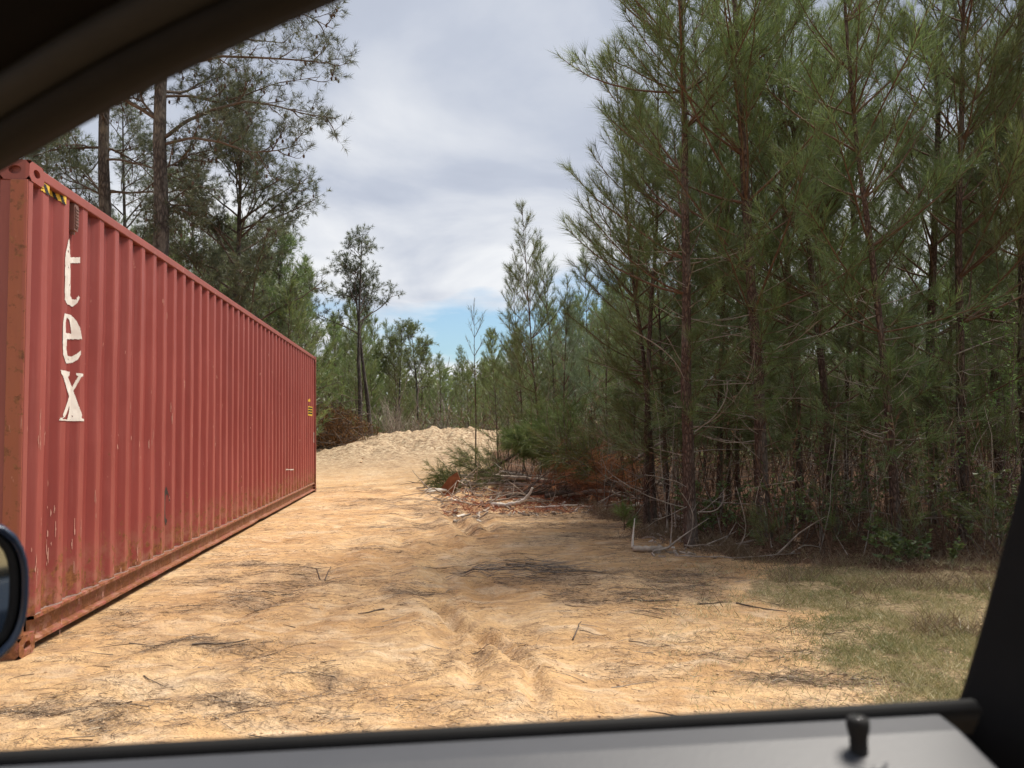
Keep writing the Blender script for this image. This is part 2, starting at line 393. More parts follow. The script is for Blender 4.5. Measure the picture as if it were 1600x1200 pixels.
nA = t.noise(pos, 0.9, 6, .6, .3); nB = t.noise(pos, 7, 6, .65, .4, (1, 1.9, 1)); nC = t.noise(pos, 55, 4, .7); nD = t.noise(pos, 2.6, 6, .62, .8, (1, 1.6, 1), (5, 2, 0))
sand = t.ramp(nA, [(.32, (.52, .305, .140)), (.52, (.66, .425, .215)), (.70, (.73, .53, .32))])
sand = t.mix(t.ramp(nB, [(.44, 0.0), (.66, 0.55)]), sand, (.30, .185, .11))
nE = t.noise(pos, 3.2, 7, .72, 1.2, (1, 1.4, 1), (9, 4, 0)); sand = t.mix(t.ramp(nE, [(.50, 0.0), (.60, .34), (.70, .5)]), sand, (.27, .18, .125))
sand = t.mix(t.ramp(nD, [(.50, 0.0), (.70, 0.55)]), sand, (.78, .62, .44))
sand = t.mix(t.ramp(nC, [(.35, .25), (.55, 0.0)]), sand, (.27, .16, .09))
# pale washed sand of the spoil mound, beyond about 20 m
py = t.n('ShaderNodeSeparateXYZ'); t.l(pos, py.inputs[0])
farm = t.ramp(t.math('DIVIDE', py.outputs[1], 50), [(.36, 0.0), (.52, 1.0)])
sand = t.mix(farm, sand, t.ramp(nB, [(.35, (.15, .10, .065)), (.5, (.37, .265, .165)), (.64, (.56, .46, .32))]))
deb = t.ramp(t.noise(pos, 9, 6, .7, .6, (1, 1.7, 1)), [(.32, (.10, .068, .047)), (.50, (.23, .158, .108)), (.66, (.46, .32, .205))])
lit = t.ramp(t.noise(pos, 16, 6, .7, .5), [(.32, (.045, .025, .016)), (.52, (.12, .067, .042)), (.72, (.25, .155, .10))])
grs = t.ramp(t.noise(pos, 24, 5, .7), [(.32, (.13, .10, .05)), (.52, (.30, .225, .125)), (.70, (.48, .36, .22))])
f1 = t.math('MULTIPLY', ms.outputs[0], t.ramp(t.noise(pos, 12, 6, .7, .5, (1, 1.8, 1), (1, 1, 0)), [(.40, .25), (.60, 1.0)]))
col = t.mix(f1, sand, deb)
col = t.mix(t.ramp(t.math('ADD', ms.outputs[1], t.math('MULTIPLY', t.math('SUBTRACT', nB, .5), .9)), [(.30, 0.0), (.62, 1.0)]), col, grs)
col = t.mix(t.ramp(t.math('ADD', ms.outputs[2], t.math('MULTIPLY', t.math('SUBTRACT', nB, .5), .7)), [(.30, 0.0), (.70, 1.0)]), col, lit)
hgt = t.math('ADD', t.math('MULTIPLY', nB, 1.0), t.math('ADD', t.math('MULTIPLY', nC, .35), t.math('MULTIPLY', nD, .8)))
M_GROUND = t.pbr(col, .95, normal=t.bump(hgt, .05, 1.0), spec=.12)
ground = mb.build('ground', M_GROUND); tag(ground, 'bare orange sandy clearing with tyre ruts, brown litter under the trees', kind='structure')
ca = ground.data.color_attributes.new('cover', 'FLOAT_COLOR', 'POINT')
ca.data.foreach_set('color', np.stack([DM, GM, FM, np.ones_like(DM)], -1).astype(np.float32).ravel())

# ------------------------------------------------------------------ shipping container (40 ft high cube)
CL, CW, CH = 12.19, 2.44, 2.896
def mat_paint(name, base, base2, rust=.35, scr=True):
    t = NT(name); o = t.obj(); sx = t.n('ShaderNodeSeparateXYZ'); t.l(o, sx.inputs[0])
    big = t.noise(o, .8, 4, .6, 0, (1, 1, .35))
    c = t.ramp(big, [(.3, base), (.7, base2)])
    st = t.noise(o, 6, 5, .7, 0, (2.2, 2.2, .12)); c = t.mix(t.ramp(st, [(.52, 0.0), (.75, .30)]), c, (.34, .12, .10))
    c = t.mix(t.ramp(t.noise(o, 3, 5, .7, 0, (1.5, 1.5, .25), (3, 3, 3)), [(.55, 0.0), (.78, .45)]), c, (.16, .035, .03))
    if scr:
        outer = t.ramp(sx.outputs[1], [(.0135, 1.0), (.021, 0.0)])
        c = t.mix(t.math('MULTIPLY', outer, t.ramp(t.noise(o, 2.5, 4, .6, 0, (1, 1, .3)), [(.3, .28), (.7, .75)])), c, (.36, .098, .080))
    mud = t.math('MULTIPLY', t.ramp(t.math('DIVIDE', sx.outputs[2], 2.9), [(.03, .85), (.20, 0.0)]), t.ramp(t.noise(o, 9, 5, .7), [(.42, 0.0), (.62, .8)]))
    c = t.mix(mud, c, (.36, .22, .14))
    # rust gathers low on the panel and at the foot rail
    lowf = t.ramp(t.math('DIVIDE', sx.outputs[2], 2.9), [(.06, .20), (.30, 0.0)])
    rn = t.noise(o, 13, 6, .72, 0.3, None, (7, 1, 2))
    rf = t.ramp(t.math('ADD', rn, t.math('ADD', lowf, (rust - .35) * .8)), [(.66, 0.0), (.72, 1.0)])
    c = t.mix(rf, c, t.ramp(t.noise(o, 40, 4, .7), [(.3, (.10, .03, .015)), (.7, (.30, .12, .045))]))
    if scr:
        # chips along the corrugation edges: where x mod pitch is near an edge
        md = t.math('MODULO', t.math('ADD', sx.outputs[0], 0.0), .278)
        ed = t.ramp(md, [(0.0, 0.0), (.04, 0.0)]) if False else None
        ch = t.noise(o, 30, 3, .6, 0, (1, 1, .22), (2, 9, 4)); ch2 = t.noise(o, 1.1, 3, .6, 0, None, (8, 3, 1))
        cf = t.math('MULTIPLY', t.ramp(ch, [(.695, 0.0), (.715, 1.0)]), t.ramp(ch2, [(.44, 0.0), (.54, 1.0)]))
        c = t.mix(cf, c, (.50, .27, .21))
    return t.pbr(c, t.ramp(st, [(.3, .42), (.7, .62)]), normal=t.bump(t.math('ADD', t.noise(o, 2.2, 3, .5), t.math('MULTIPLY', t.noise(o, 7, 4, .6, 0, (1, 1, .3)), .25)), .012, .7), spec=.4)
M_PAINT = mat_paint('red_container_paint', (.200, .036, .032), (.262, .052, .044))
M_PAINT_RAIL = mat_paint('red_rail_paint', (.19, .052, .042), (.27, .085, .066), .36)
M_POST = mat_paint('rusty_post_paint', (.24, .068, .036), (.36, .125, .058), .50)
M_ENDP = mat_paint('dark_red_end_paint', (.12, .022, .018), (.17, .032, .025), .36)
def plain(name, c, rough=.6, metal=0., spec=.5):
    t = NT(name); o = t.obj(); n = t.noise(o, 30, 4, .6)
    dk = tuple(v * .82 for v in c)
    return t.pbr(t.ramp(n, [(.3, dk), (.7, c)]), rough, metal, spec=spec)
M_LETTER = simple_noise('chipped_white_letter_paint', (.62, .55, .50), (.78, .75, .70), 14, .55, .4)
M_YEL = plain('yellow_decal', (.80, .52, .06)); M_BLK = plain('black_decal', (.02, .02, .02)); M_VENT = plain('grey_brown_vent', (.22, .12, .10))
M_SEAL = plain('light_sealant', (.34, .25, .22))
M_CHIP = plain('pink_chipped_paint', (.55, .30, .24)); M_DENT = plain('dark_exposed_steel', (.05, .038, .034)); M_WOODF = plain('floor_underside', (.05, .03, .02))

cpos = (-2.828, 4.445, 0.0)
crz = 1.6861
cont = empty('shipping_container', cpos, crz)
tag(cont, 'long red corrugated shipping container with white letters beside the sandy track', 'shipping container')
PW = .055   # post width seen from the side
def cbox(name, lo, hi, mat):
    b = MB(); b.box(lo, hi); o = b.build(name, mat, cont)
    md = o.modifiers.new('bevel', 'BEVEL'); md.width = .006; md.segments = 2
    return o
for xx in (0, CL - PW):
    for yy in (0, CW - .16):
        cbox('corner_post', (xx, yy, .118), (xx + PW, yy + .16, CH - .118), M_PAINT_RAIL)
for yy in (0, CW - .100):
    cbox('post_face', (-.012, yy + .001, .119), (-.0005, yy + .099, CH - .119), M_POST)
# corner castings with their oval openings
def casting(x, y, z, fx, fy):
    b = MB(); L_, W_, H_ = .178, .162, .118
    x0 = x if fx > 0 else x - L_; y0 = y if fy > 0 else y - W_
    def plate(u, v, outer, hole, frm):   # rect with rounded slot: ring between outer rect and slot, then tunnel
        n = 16; th = np.linspace(0, 2 * np.pi, n, endpoint=False)
        ho = np.stack([hole[0] * np.cos(th), hole[1] * np.sin(th)], 1)
        k = 1 / np.maximum(np.abs(np.cos(th)) / outer[0], np.abs(np.sin(th)) / outer[1]); ou = np.stack([k * np.cos(th), k * np.sin(th)], 1)
        vs = [frm(*p, 0) for p in ou] + [frm(*p, 0) for p in ho] + [frm(*p, .028) for p in ho]
        fs = []
        for i in range(n):
            j = (i + 1) % n; fs += [(i, j, n + j, n + i), (n + i, n + j, 2 * n + j, 2 * n + i)]
        b.add(vs, fs)
    # side face (facing -y or +y) and end face with slots, other faces closed a little inside
    cxm, czm, cym = x0 + L_ / 2, z + H_ / 2, y0 + W_ / 2
    ys = y0 if fy > 0 else y0 + W_; xs = x0 if fx > 0 else x0 + L_
    plate(0, 0, (L_ / 2, H_ / 2), (.040, .026), lambda u, v, d: (cxm + u, ys + (d if fy > 0 else -d), czm + v))
    plate(0, 0, (W_ / 2, H_ / 2), (.036, .026), lambda u, v, d: (xs + (d if fx > 0 else -d), cym + u, czm + v))
    e = .029
    b.box((x0 + (e if fx > 0 else 0), y0 + (e if fy > 0 else 0), z + .002), (x0 + L_ - (0 if fx > 0 else e), y0 + W_ - (0 if fy > 0 else e), z + H_ - .002))
    b.add([(x0, y0, z), (x0 + L_, y0, z), (x0 + L_, y0 + W_, z), (x0, y0 + W_, z), (x0, y0, z + H_), (x0 + L_, y0, z + H_), (x0 + L_, y0 + W_, z + H_), (x0, y0 + W_, z + H_)], [(0, 3, 2, 1), (4, 5, 6, 7)])
    return b.build('corner_casting', M_PAINT_RAIL, cont)
for z in (0, CH - .118):
    for fx, x in ((1, -.004), (-1, CL + .004)):
        for fy, y in ((1, -.004), (-1, CW + .004)): casting(x, y, z, fx, fy)
for fy, y in ((1, 0.004), (-1, CW - .004)):
    y1 = y + fy * .06
    cbox('top_side_rail', (.178, min(y, y1), CH - .070), (CL - .178, max(y, y1), CH - .006), M_PAINT_RAIL)
    # bottom rail: channel section with a lower flange, slightly dented edge
    b = MB(); N = 240; xs = np.linspace(.178, CL - .178, N); r = np.random.RandomState(5)
    wav = np.convolve(r.normal(size=N + 20), np.ones(9) / 9, 'same')[10:-10] * .006
    prof = [(.0, .205), (.0, .185), (.045, .178), (.045, .075), (.0 - .004, .066), (-.004, .050), (.10, .050), (.10, .205)]
    vs = np.zeros((N, len(prof), 3))
    for k, (py_, pz) in enumerate(prof):
        vs[:, k, 0] = xs; vs[:, k, 1] = y + fy * (py_ + (np.abs(wav) * 1.3 if k in (4, 5) else 0)); vs[:, k, 2] = pz + (wav if k in (4, 5) else 0)
    i = np.arange(N - 1)[:, None] * len(prof); j = np.arange(len(prof))[None]; k2 = (j + 1) % len(prof)
    b.add(vs.reshape(-1, 3), np.stack([i + j, i + k2, i + len(prof) + k2, i + len(prof) + j], -1).reshape(-1, 4))
    b.build('bottom_side_rail', M_PAINT_RAIL, cont)
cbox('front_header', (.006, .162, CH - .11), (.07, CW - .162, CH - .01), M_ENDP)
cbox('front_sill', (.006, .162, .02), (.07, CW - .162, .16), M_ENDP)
cbox('rear_header', (CL - .07, .162, CH - .11), (CL, CW - .162, CH - .01), M_PAINT_RAIL)
cbox('rear_sill', (CL - .07, .162, .02), (CL, CW - .162, .16), M_PAINT_RAIL)
cbox('floor_frame', (.18, .11, .08), (CL - .18, CW - .11, .20), M_WOODF)
# corrugated sheet: depth (inward, +y) as function of x
PIT = .278
def corr(x, x0=.20):
    u = (np.asarray(x) - x0) % PIT
    d = np.where(u < .070, 0, np.where(u < .138, (u - .070) / .068, np.where(u < .210, 1, (PIT - u) / .068)))
    return np.clip(d, 0, 1) * .036
def corr_breaks(a, b, x0=.20):
    out = [a]
    k = math.floor((a - x0) / PIT) - 1
    while x0 + k * PIT < b:
        for o_ in (0, .070, .138, .210):
            v = x0 + k * PIT + o_
            if a + 1e-4 < v < b - 1e-4: out.append(v)
        k += 1
    return np.array(out + [b])
def sheet(name, xs, depth, zs, place, mat, thick=.0):
    b = MB(); n = len(xs); m = len(zs)
    vs = np.array([[place(x, d, z) for x, d in zip(xs, depth)] for z in zs])
    i = np.arange(m - 1)[:, None] * n + np.arange(n - 1)[None]
    b.add(vs.reshape(-1, 3), np.stack([i, i + 1, i + n + 1, i + n], -1).reshape(-1, 4))
    return b.build(name, mat, cont)
xs = corr_breaks(PW, CL - PW)
rr = np.random.RandomState(3)
zs_ = np.linspace(.204, CH - .068, 14)
for side in (0, 1):
    def plc(x, d, z, side=side):
        jit = (fbm(np.array(x * 1.3), np.array(z * 1.7), 61) - .5) * .020 * math.sin(math.pi * min(1, max(0, (z - .2) / 2.6)))
        y = .012 + d + float(jit)
        return (x, y if side == 0 else CW - y, z)
    sheet('side_wall', xs, corr(xs), zs_, plc, M_PAINT)
ye = corr_breaks(.162, CW - .162, .25)
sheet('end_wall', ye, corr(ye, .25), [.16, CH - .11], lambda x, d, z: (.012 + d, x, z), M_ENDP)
b = MB(); b.box((CL - .05, .162, .16), (CL - .012, CW / 2 - .006, CH - .11)); b.build('rear_door', M_PAINT, cont)
b = MB(); b.box((CL - .05, CW / 2 + .006, .16), (CL - .012, CW - .162, CH - .11)); b.build('rear_door', M_PAINT, cont)
for yy in (.45, .9, CW - .9, CW - .45):
    b = MB(); b.tube([(CL + .02, yy, .10), (CL + .02, yy, CH - .05)], .017, 8, cap=True); b.build('locking_bar', M_SEAL, cont)
rx = corr_breaks(.178, CL - .178, .3)
sheet('roof_panel', rx, corr(rx, .3) * .5, [.064, CW - .064], lambda x, d, z: (x, z, CH - .012 - d), M_PAINT)
# white sealant / chipped line where the sheet meets the foot rail
b = MB(); r = np.random.RandomState(9)
fx_ = np.linspace(.2, CL - .2, 700)
yy = .012 + corr(fx_) - .004
wv = .206 + (r.random(700) * .006)
vs = np.concatenate([np.stack([fx_, yy, np.full(700, .2055)], 1), np.stack([fx_, yy + .001, wv + .004], 1)])
ii_ = np.arange(699); b.add(vs, np.stack([ii_, ii_ + 1, ii_ + 701, ii_ + 700], -1)); b.build('weld_bead', M_SEAL, cont)

CMi = (Matrix.Translation(cpos) @ Matrix.Rotation(crz, 4, 'Z')).inverted()
def on_side(px, py):
    """pixel -> (x along container, z) on the side plane y_local = .02"""
    o = CMi @ Vector((0, 0, CAM_H)); d = pdir(px, py); q = CMi.to_3x3() @ Vector(d)
    t_ = (.02 - o.y) / q.y; p = o + q * t_; return p.x, p.z
def decal(name, polys, mat, res=.0045, off=.0018, parent=None, holes=(), px=False):
    """flat paint laid over the corrugated sheet, cut from small facets"""
    allp = np.concatenate([np.array(p) for p in polys]); x0, z0 = allp.min(0); x1, z1 = allp.max(0)
    cx = np.arange(x0, x1 + res, res); 
    cx = np.unique(np.concatenate([cx, corr_breaks(x0, x1 + res)]))
    if px: x0 -= .12; x1 += .12; z0 -= .05; z1 += .05; cx = np.unique(np.concatenate([np.arange(x0, x1 + res, res), corr_breaks(x0, x1)]))
    czz = np.arange(z0, z1 + res, res)
    mx_, mz = (cx[:-1] + cx[1:]) / 2, (czz[:-1] + czz[1:]) / 2
    A, B = np.meshgrid(mx_, mz); A0_, B0_ = A, B
    if px:   # outlines measured on the photograph: compare there
        loc = np.stack([A, .012 + corr(A), B], -1) @ np.array(CMi.inverted().to_3x3()).T + np.array(cpos) - (0, 0, CAM_H)
        q = loc @ np.array(RM.to_3x3()); A, B = 800 + 1200 * q[..., 0] / -q[..., 2], 600 - 1200 * q[..., 1] / -q[..., 2]
        polys = [px_of[id(P)] for P in polys]; holes = [px_of[id(P)] for P in holes]
    def inside(P):
        c = np.zeros(A.shape, bool); P = np.array(P)
        for (xa, za), (xb, zb) in zip(P, np.roll(P, -1, 0)):
            if za == zb: continue
            cnd = ((za > B) != (zb > B)) & (A < (xb - xa) * (B - za) / (zb - za) + xa); c ^= cnd
        return c
    I = np.zeros(A.shape, bool)
    for P in polys: I |= inside(P)
    for P in holes: I &= ~inside(P)
    I &= ~((vnoise(A0_ * 60, B0_ * 40, 77) > .93) & (vnoise(A0_ * 9, B0_ * 9, 78) > .5))
    b = MB(); jj, kk = np.nonzero(I)
    if len(jj) == 0: return None
    def yv(x, z):
        jit = (fbm(x * 1.3, z * 1.7, 61) - .5) * .020 * np.sin(np.pi * np.clip((z - .2) / 2.6, 0, 1)); return .012 + corr(x) + jit - off - .0012
    c = []
    for dx, dz in ((0, 0), (1, 0), (1, 1), (0, 1)):
        xx = cx[kk + dx]; z_ = czz[jj + dz]; c.append(np.stack([xx, yv(xx, z_), z_], 1))
    vs = np.stack(c, 1).reshape(-1, 3); b.add(vs, np.arange(len(vs)).reshape(-1, 4))
    return b.build(name, mat, parent or cont)
px_of = {}; keep_ = []
def quadpx(*pts):
    q = [on_side(*p) for p in pts]; px_of[id(q)] = list(pts); keep_.append(q); return q
# letters, outlines read off the sheet (pixels -> panel coordinates)
T_ = [(106, 376), (108, 373), (109, 402), (124, 402), (124, 411), (109, 411), (109, 462), (112, 468), (117, 468), (122, 462), (124, 465), (120, 474), (113, 479), (105, 476), (101, 468), (101, 408), (102, 396)]
E_ = [(102, 489), (112, 492), (121, 502), (127, 516), (128, 530), (109, 530), (109, 522), (110, 505), (106, 496), (103, 503), (102, 520), (102, 545), (104, 556), (110, 558), (120, 553), (126, 548), (125, 556), (120, 563), (110, 568), (104, 568), (100, 562), (97, 545), (97, 520), (99, 500)]
E_ = [(101, 489), (110, 492), (119, 501), (125, 513), (128, 530), (104, 530), (103, 545), (105, 556), (111, 557), (120, 553), (126, 547), (126, 554), (121, 562), (112, 567), (103, 568), (98, 555), (97, 530), (98, 505)]
E_H = [(104, 496), (108, 500), (110, 510), (111, 522), (102, 520), (102, 505)]
X1 = [(94, 578), (109, 581), (108, 587), (106, 589), (112, 605), (122, 588), (119, 586), (119, 583), (130, 584), (130, 588), (127, 589), (114, 611), (121, 632), (127, 648), (126, 653), (130, 655), (130, 658), (91, 657), (92, 653), (98, 652), (97, 648), (105, 626), (107, 619), (98, 588), (95, 584)]
X1H = [(107, 629), (111, 645), (112, 650), (104, 651), (102, 648)]
decal('painted_letter', [quadpx(*T_)], M_LETTER, px=True)
decal('painted_letter', [quadpx(*E_)], M_LETTER, px=True, holes=[quadpx(*E_H)])
decal('painted_letter', [quadpx(*X1)], M_LETTER, px=True, holes=[quadpx((96, 653), (100, 652), (105, 640), (107, 634), (107, 640), (104, 653), (104, 656), (97, 655))])
# hazard tape near the top corner
hz = [(63, 283), (103, 306), (103, 320), (63, 297)]
decal('hazard_tape', [quadpx(*hz)], M_YEL, px=True)
for a in (66, 78, 91):
    decal('black_stripe', [quadpx((a, 284.5 + (a - 63) * .575), (a + 5, 287.5 + (a - 63) * .575), (a + 11, 304.5 + (a - 63) * .575), (a + 5, 301 + (a - 63) * .575))], M_BLK, off=.0034, parent=None, px=True)
# ventilator box
vx, vz = on_side(107, 334); yb = .012
vx = .20 + round((vx - .20 - .174) / PIT) * PIT + .174
vt = MB(); vt.box((vx - .030, .012, vz - .09), (vx + .030, .046, vz + .09)); vt.box((vx - .022, .006, vz - .07), (vx + .022, .0125, vz + .07))
for k in range(6): vt.box((vx - .02, .002, vz - .06 + k * .022), (vx + .02, .0062, vz - .052 + k * .022))
vt.box((vx - .010, .022, vz + .09), (vx + .010, .046, vz + .115)); vt.box((vx - .010, .022, vz - .115), (vx + .010, .046, vz - .09))
o = vt.build('vent_cover', M_VENT, cont)
# warning stickers by the far end
a0 = on_side(480.5, 634); a1 = on_side(487, 650)
decal('warning_sticker', [[(a0[0], a1[1]), (a1[0], a1[1]), (a1[0], a0[1]), (a0[0], a0[1])]], M_YEL, .012)
for k in range(3):
    zc = a0[1] + (a1[1] - a0[1]) * (.2 + .27 * k)
    decal('sticker_print', [[(a0[0] + .05, zc - .015), (a1[0] - .04, zc - .015), (a1[0] - .04, zc + .015), (a0[0] + .05, zc + .015)]], M_BLK, .01, off=.004)
a2 = on_side(481.5, 622); a3 = on_side(485, 628)
decal('warning_triangle', [[(a2[0], a3[1]), (a3[0], a3[1]), ((a2[0] + a3[0]) / 2, a2[1])]], M_YEL, .01)
decal('white_mark', [[(CL - .28, 1.05), (CL - .20, 1.05), (CL - .20, 1.28), (CL - .28, 1.28)]], M_LETTER, .012)
# scraped ring of bare steel on the lower sheet
dx, dz = on_side(263, 790)
R1 = [(dx + .042 * math.cos(a) * (1 + .25 * math.sin(3 * a)), dz + .165 * math.sin(a) * (1 + .1 * math.cos(5 * a))) for a in np.linspace(0, 6.28, 24, endpoint=False)]
R2 = [(dx + .02 + .028 * math.cos(a), dz - .01 + .115 * math.sin(a)) for a in np.linspace(0, 6.28, 20, endpoint=False)]
decal('scraped_patch', [R1], M_DENT, .007, holes=[R2])
# scratches down the folds (chipped paint)
r = np.random.RandomState(12)
sc_spots = [(75, 640, 1), (85, 800, 1), (80, 860, 1), (115, 830, 0), (92, 980, 1), (205, 640, 0), (148, 780, 0), (300, 770, 0), (340, 690, 0), (380, 700, 0), (237, 710, 0), (215, 880, 0), (420, 690, 0), (427, 768, 0), (460, 735, 0), (52, 870, 1), (74, 560, 1), (122, 900, 0), (165, 900, 0), (393, 645, 0), (270, 640, 0), (60, 700, 1)]
sp_ = []
for (px_, py_, big) in sc_spots:
    cx_, cz_ = on_side(px_, py_)
    for _ in range(5 if big else 3):
        w_ = r.uniform(.002, .005); h_ = r.uniform(.01, .07); ox = cx_ + r.normal() * .02; oz = cz_ + r.normal() * .12
        sp_.append([(ox - w_, oz), (ox, oz - h_), (ox + w_, oz), (ox, oz + h_)])
o = decal('paint_scratches', sp_, M_CHIP, .0035); o['kind'] = 'stuff'
decal('scrape_line', [[on_side(448, 733), on_side(458, 733), on_side(458, 734.5), on_side(448, 734.5)]], M_LETTER, .01)

# ------------------------------------------------------------------ pines
def randn3(r): return r.normal(size=3)
def path(r, start, d, L, n, up=0.0, wob=.08):
    p = np.array(start, float); d = unit(np.array(d, float)); out = [p.copy()]; s = L / n
    for i in range(n):
        d = unit(d + np.array([0, 0, up]) + wob * randn3(r)); p = p + d * s; out.append(p.copy())
    return np.array(out)
def interp(P, t):
    n = len(P) - 1; t = np.clip(np.asarray(t, float), 0, .9999) * n; i = t.astype(int); f = (t - i)[..., None]
    return P[i] * (1 - f) + P[i + 1] * f, P[i + 1] - P[i]
def needles(mb, r, P, n, L, w, t0=.15, ang=(.45, .95), mat=1, tint=None, droop=.12):
    n = max(3, int(n)); t = t0 + (1 - t0) * r.random(n) ** .8
    c, ax = interp(P, t); ax = ax / (np.linalg.norm(ax, axis=1)[:, None] + 1e-9)
    v = r.normal(size=(n, 3)); v -= ax * (v * ax).sum(1)[:, None]; v /= np.linalg.norm(v, axis=1)[:, None] + 1e-9
    a = r.uniform(ang[0], ang[1], n) * (1.15 - .5 * t)
    d = ax * np.cos(a)[:, None] + v * np.sin(a)[:, None]; d[:, 2] -= droop * r.random(n); d /= np.linalg.norm(d, axis=1)[:, None]
    base = r.uniform(.2, .8) if tint is None else tint
    mb.blades(c, d, L * r.uniform(.7, 1.1, n), w, mat, np.clip(base + r.normal(size=n) * .14, 0, 1))

def young_pine(seed, H, cb, Lm, nn, nl, nw, lod=0, lean=0., dead=14, thin=1.0, whorl=.42, r0=None, deadz=None, blue=False, elev=(18, 62)):
    """returns an unlinked-thing Empty with trunk and crown meshes"""
    r = np.random.RandomState(seed)
    root = empty('pine_tree')
    tr = MB(); cr_ = MB()
    r0 = r0 or (.0085 * H)
    T = path(r, (0, 0, -.15), (lean, lean * .5 * (r.random() - .5), 1), H + .15, 14, .02, .022)
    rad_ = r0 * (1 - .92 * np.linspace(0, 1, 15) ** .85); rad_[0] *= 1.25
    tr.tube(T, rad_, 9 if lod == 0 else (6 if lod == 1 else 4), 0, rough=.10, rng=r)
    def tz(z): return interp(T, (z + .15) / (H + .15))[0]
    # dead lower branches: thin, bowed
    zlo = .25 if deadz is None else deadz
    for k in range(dead if lod < 2 else dead // 3):
        z = r.uniform(zlo, cb + .8); az = r.uniform(0, 6.28); L = r.uniform(.25, 1.15)
        B = path(r, tz(z), (math.cos(az), math.sin(az), r.uniform(-.35, .35)), L, 5, r.uniform(-.05, .16), .10)
        tr.tube(B, np.linspace(.007, .0025, 6) * (1 if lod < 2 else 1.5), 3, 1)
        if lod < 2 and r.random() < .6:
            for q in range(r.randint(1, 4)):
                c, ax = interp(B, r.uniform(.3, .9)); tr.tube(path(r, c, unit(ax) + randn3(r) * .5, L * .35, 3, 0, .15), [.0035, .003, .002, .0015], 3, 1)
    for q in range((22, 12, 0)[lod]):   # small live sprays on the lower trunk
        z = r.uniform(.9, cb + .3); az = r.uniform(0, 6.28); L = r.uniform(.35, 1.0); el = r.uniform(0, .6)
        B = path(r, tz(z), (math.cos(az) * math.cos(el), math.sin(az) * math.cos(el), math.sin(el)), L, 4, .06, .08); cr_.tube(B, np.linspace(.006, .0025, 5), 3, 0)
        needles(cr_, r, B, nn * (.5 + L * .5), nl, nw, max(.3, 1 - .4 / L))
        for j in range(3):
            c, ax = interp(B, r.uniform(.45, .9)); Q = path(r, c, unit(ax) + unit(randn3(r)) * .7, .3 * L + .1, 2, .1, .06); cr_.tube(Q, [.0035, .003, .002], 3, 0); needles(cr_, r, Q, nn * .5, nl, nw, .15)
    z = cb; k = 0
    while z < H - .12:
        t = (z - cb) / (H - cb)
        prof = (1 - t ** 1.6) ** .9 * (.60 + .40 * min(1, t * 4 + .3)) + .06
        for q in range(r.randint(3, 6)):
            if r.random() > thin * min(1, .5 + t * 3.5): continue
            az = r.uniform(0, 6.28); L = Lm * prof * r.uniform(.7, 1.2) + .18
            el = rad(elev[0] + (elev[1] - elev[0]) * t + r.normal() * 7)
            B = path(r, tz(z), (math.cos(az) * math.cos(el), math.sin(az) * math.cos(el), math.sin(el)), L, 6, .09, .05)
            br = .004 + .006 * L
            cr_.tube(B, np.linspace(br, .0035, 7), 4 if lod == 0 else 3, 0)
            needles(cr_, r, B, nn * (.5 + .6 * L * .6), nl, nw, max(.1, 1 - .6 / L))
            st = .16 if lod == 0 else (.21 if lod == 1 else .32)
            s = max(.18, .30 * L); sd_ = 1
            while s < L - .08:
                c, ax = interp(B, s / L); ax = unit(ax); sd_ = -sd_
                hor = unit(np.cross(ax, (0, 0, 1.))) * sd_
                l2 = min(.75, .30 * (L - s) + .17) * r.uniform(.75, 1.25)
                Q = path(r, c, ax * .75 + hor * r.uniform(.5, .9) + np.array([0, 0, r.uniform(-.1, .3)]), l2, 3, .16, .05)
                cr_.tube(Q, [.0045, .004, .0035, .0025], 3, 0)
                needles(cr_, r, Q, nn * (.35 + l2 * .9), nl, nw, max(.12, 1 - .42 / l2))
                if l2 > .42 and lod < 2:
                    for s2 in (.35, .6):
                        c2, a2 = interp(Q, s2); a2 = unit(a2); h2 = unit(np.cross(a2, (0, 0, 1.))) * (1 if r.random() < .5 else -1)
                        Q2 = path(r, c2, a2 * .8 + h2 * .6 + np.array([0, 0, .2]), .24, 2, .15, .05); cr_.tube(Q2, [.0035, .003, .002], 3, 0)
                        needles(cr_, r, Q2, nn * .5, nl, nw, .15)
                s += st * r.uniform(.7, 1.3)
        z += whorl * r.uniform(.7, 1.25); k += 1
    LD = path(r, tz(H - .35), (0, 0, 1), .5, 3, 0, .03); cr_.tube(LD, [.01, .008, .006, .004], 4, 0); needles(cr_, r, LD, nn * .9, nl, nw, .1)
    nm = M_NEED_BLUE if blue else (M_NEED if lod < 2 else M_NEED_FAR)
    tr.build('trunk', [M_BARK, M_DEAD], root); cr_.build('crown', [M_TWIG_RED, nm], root)
    return root

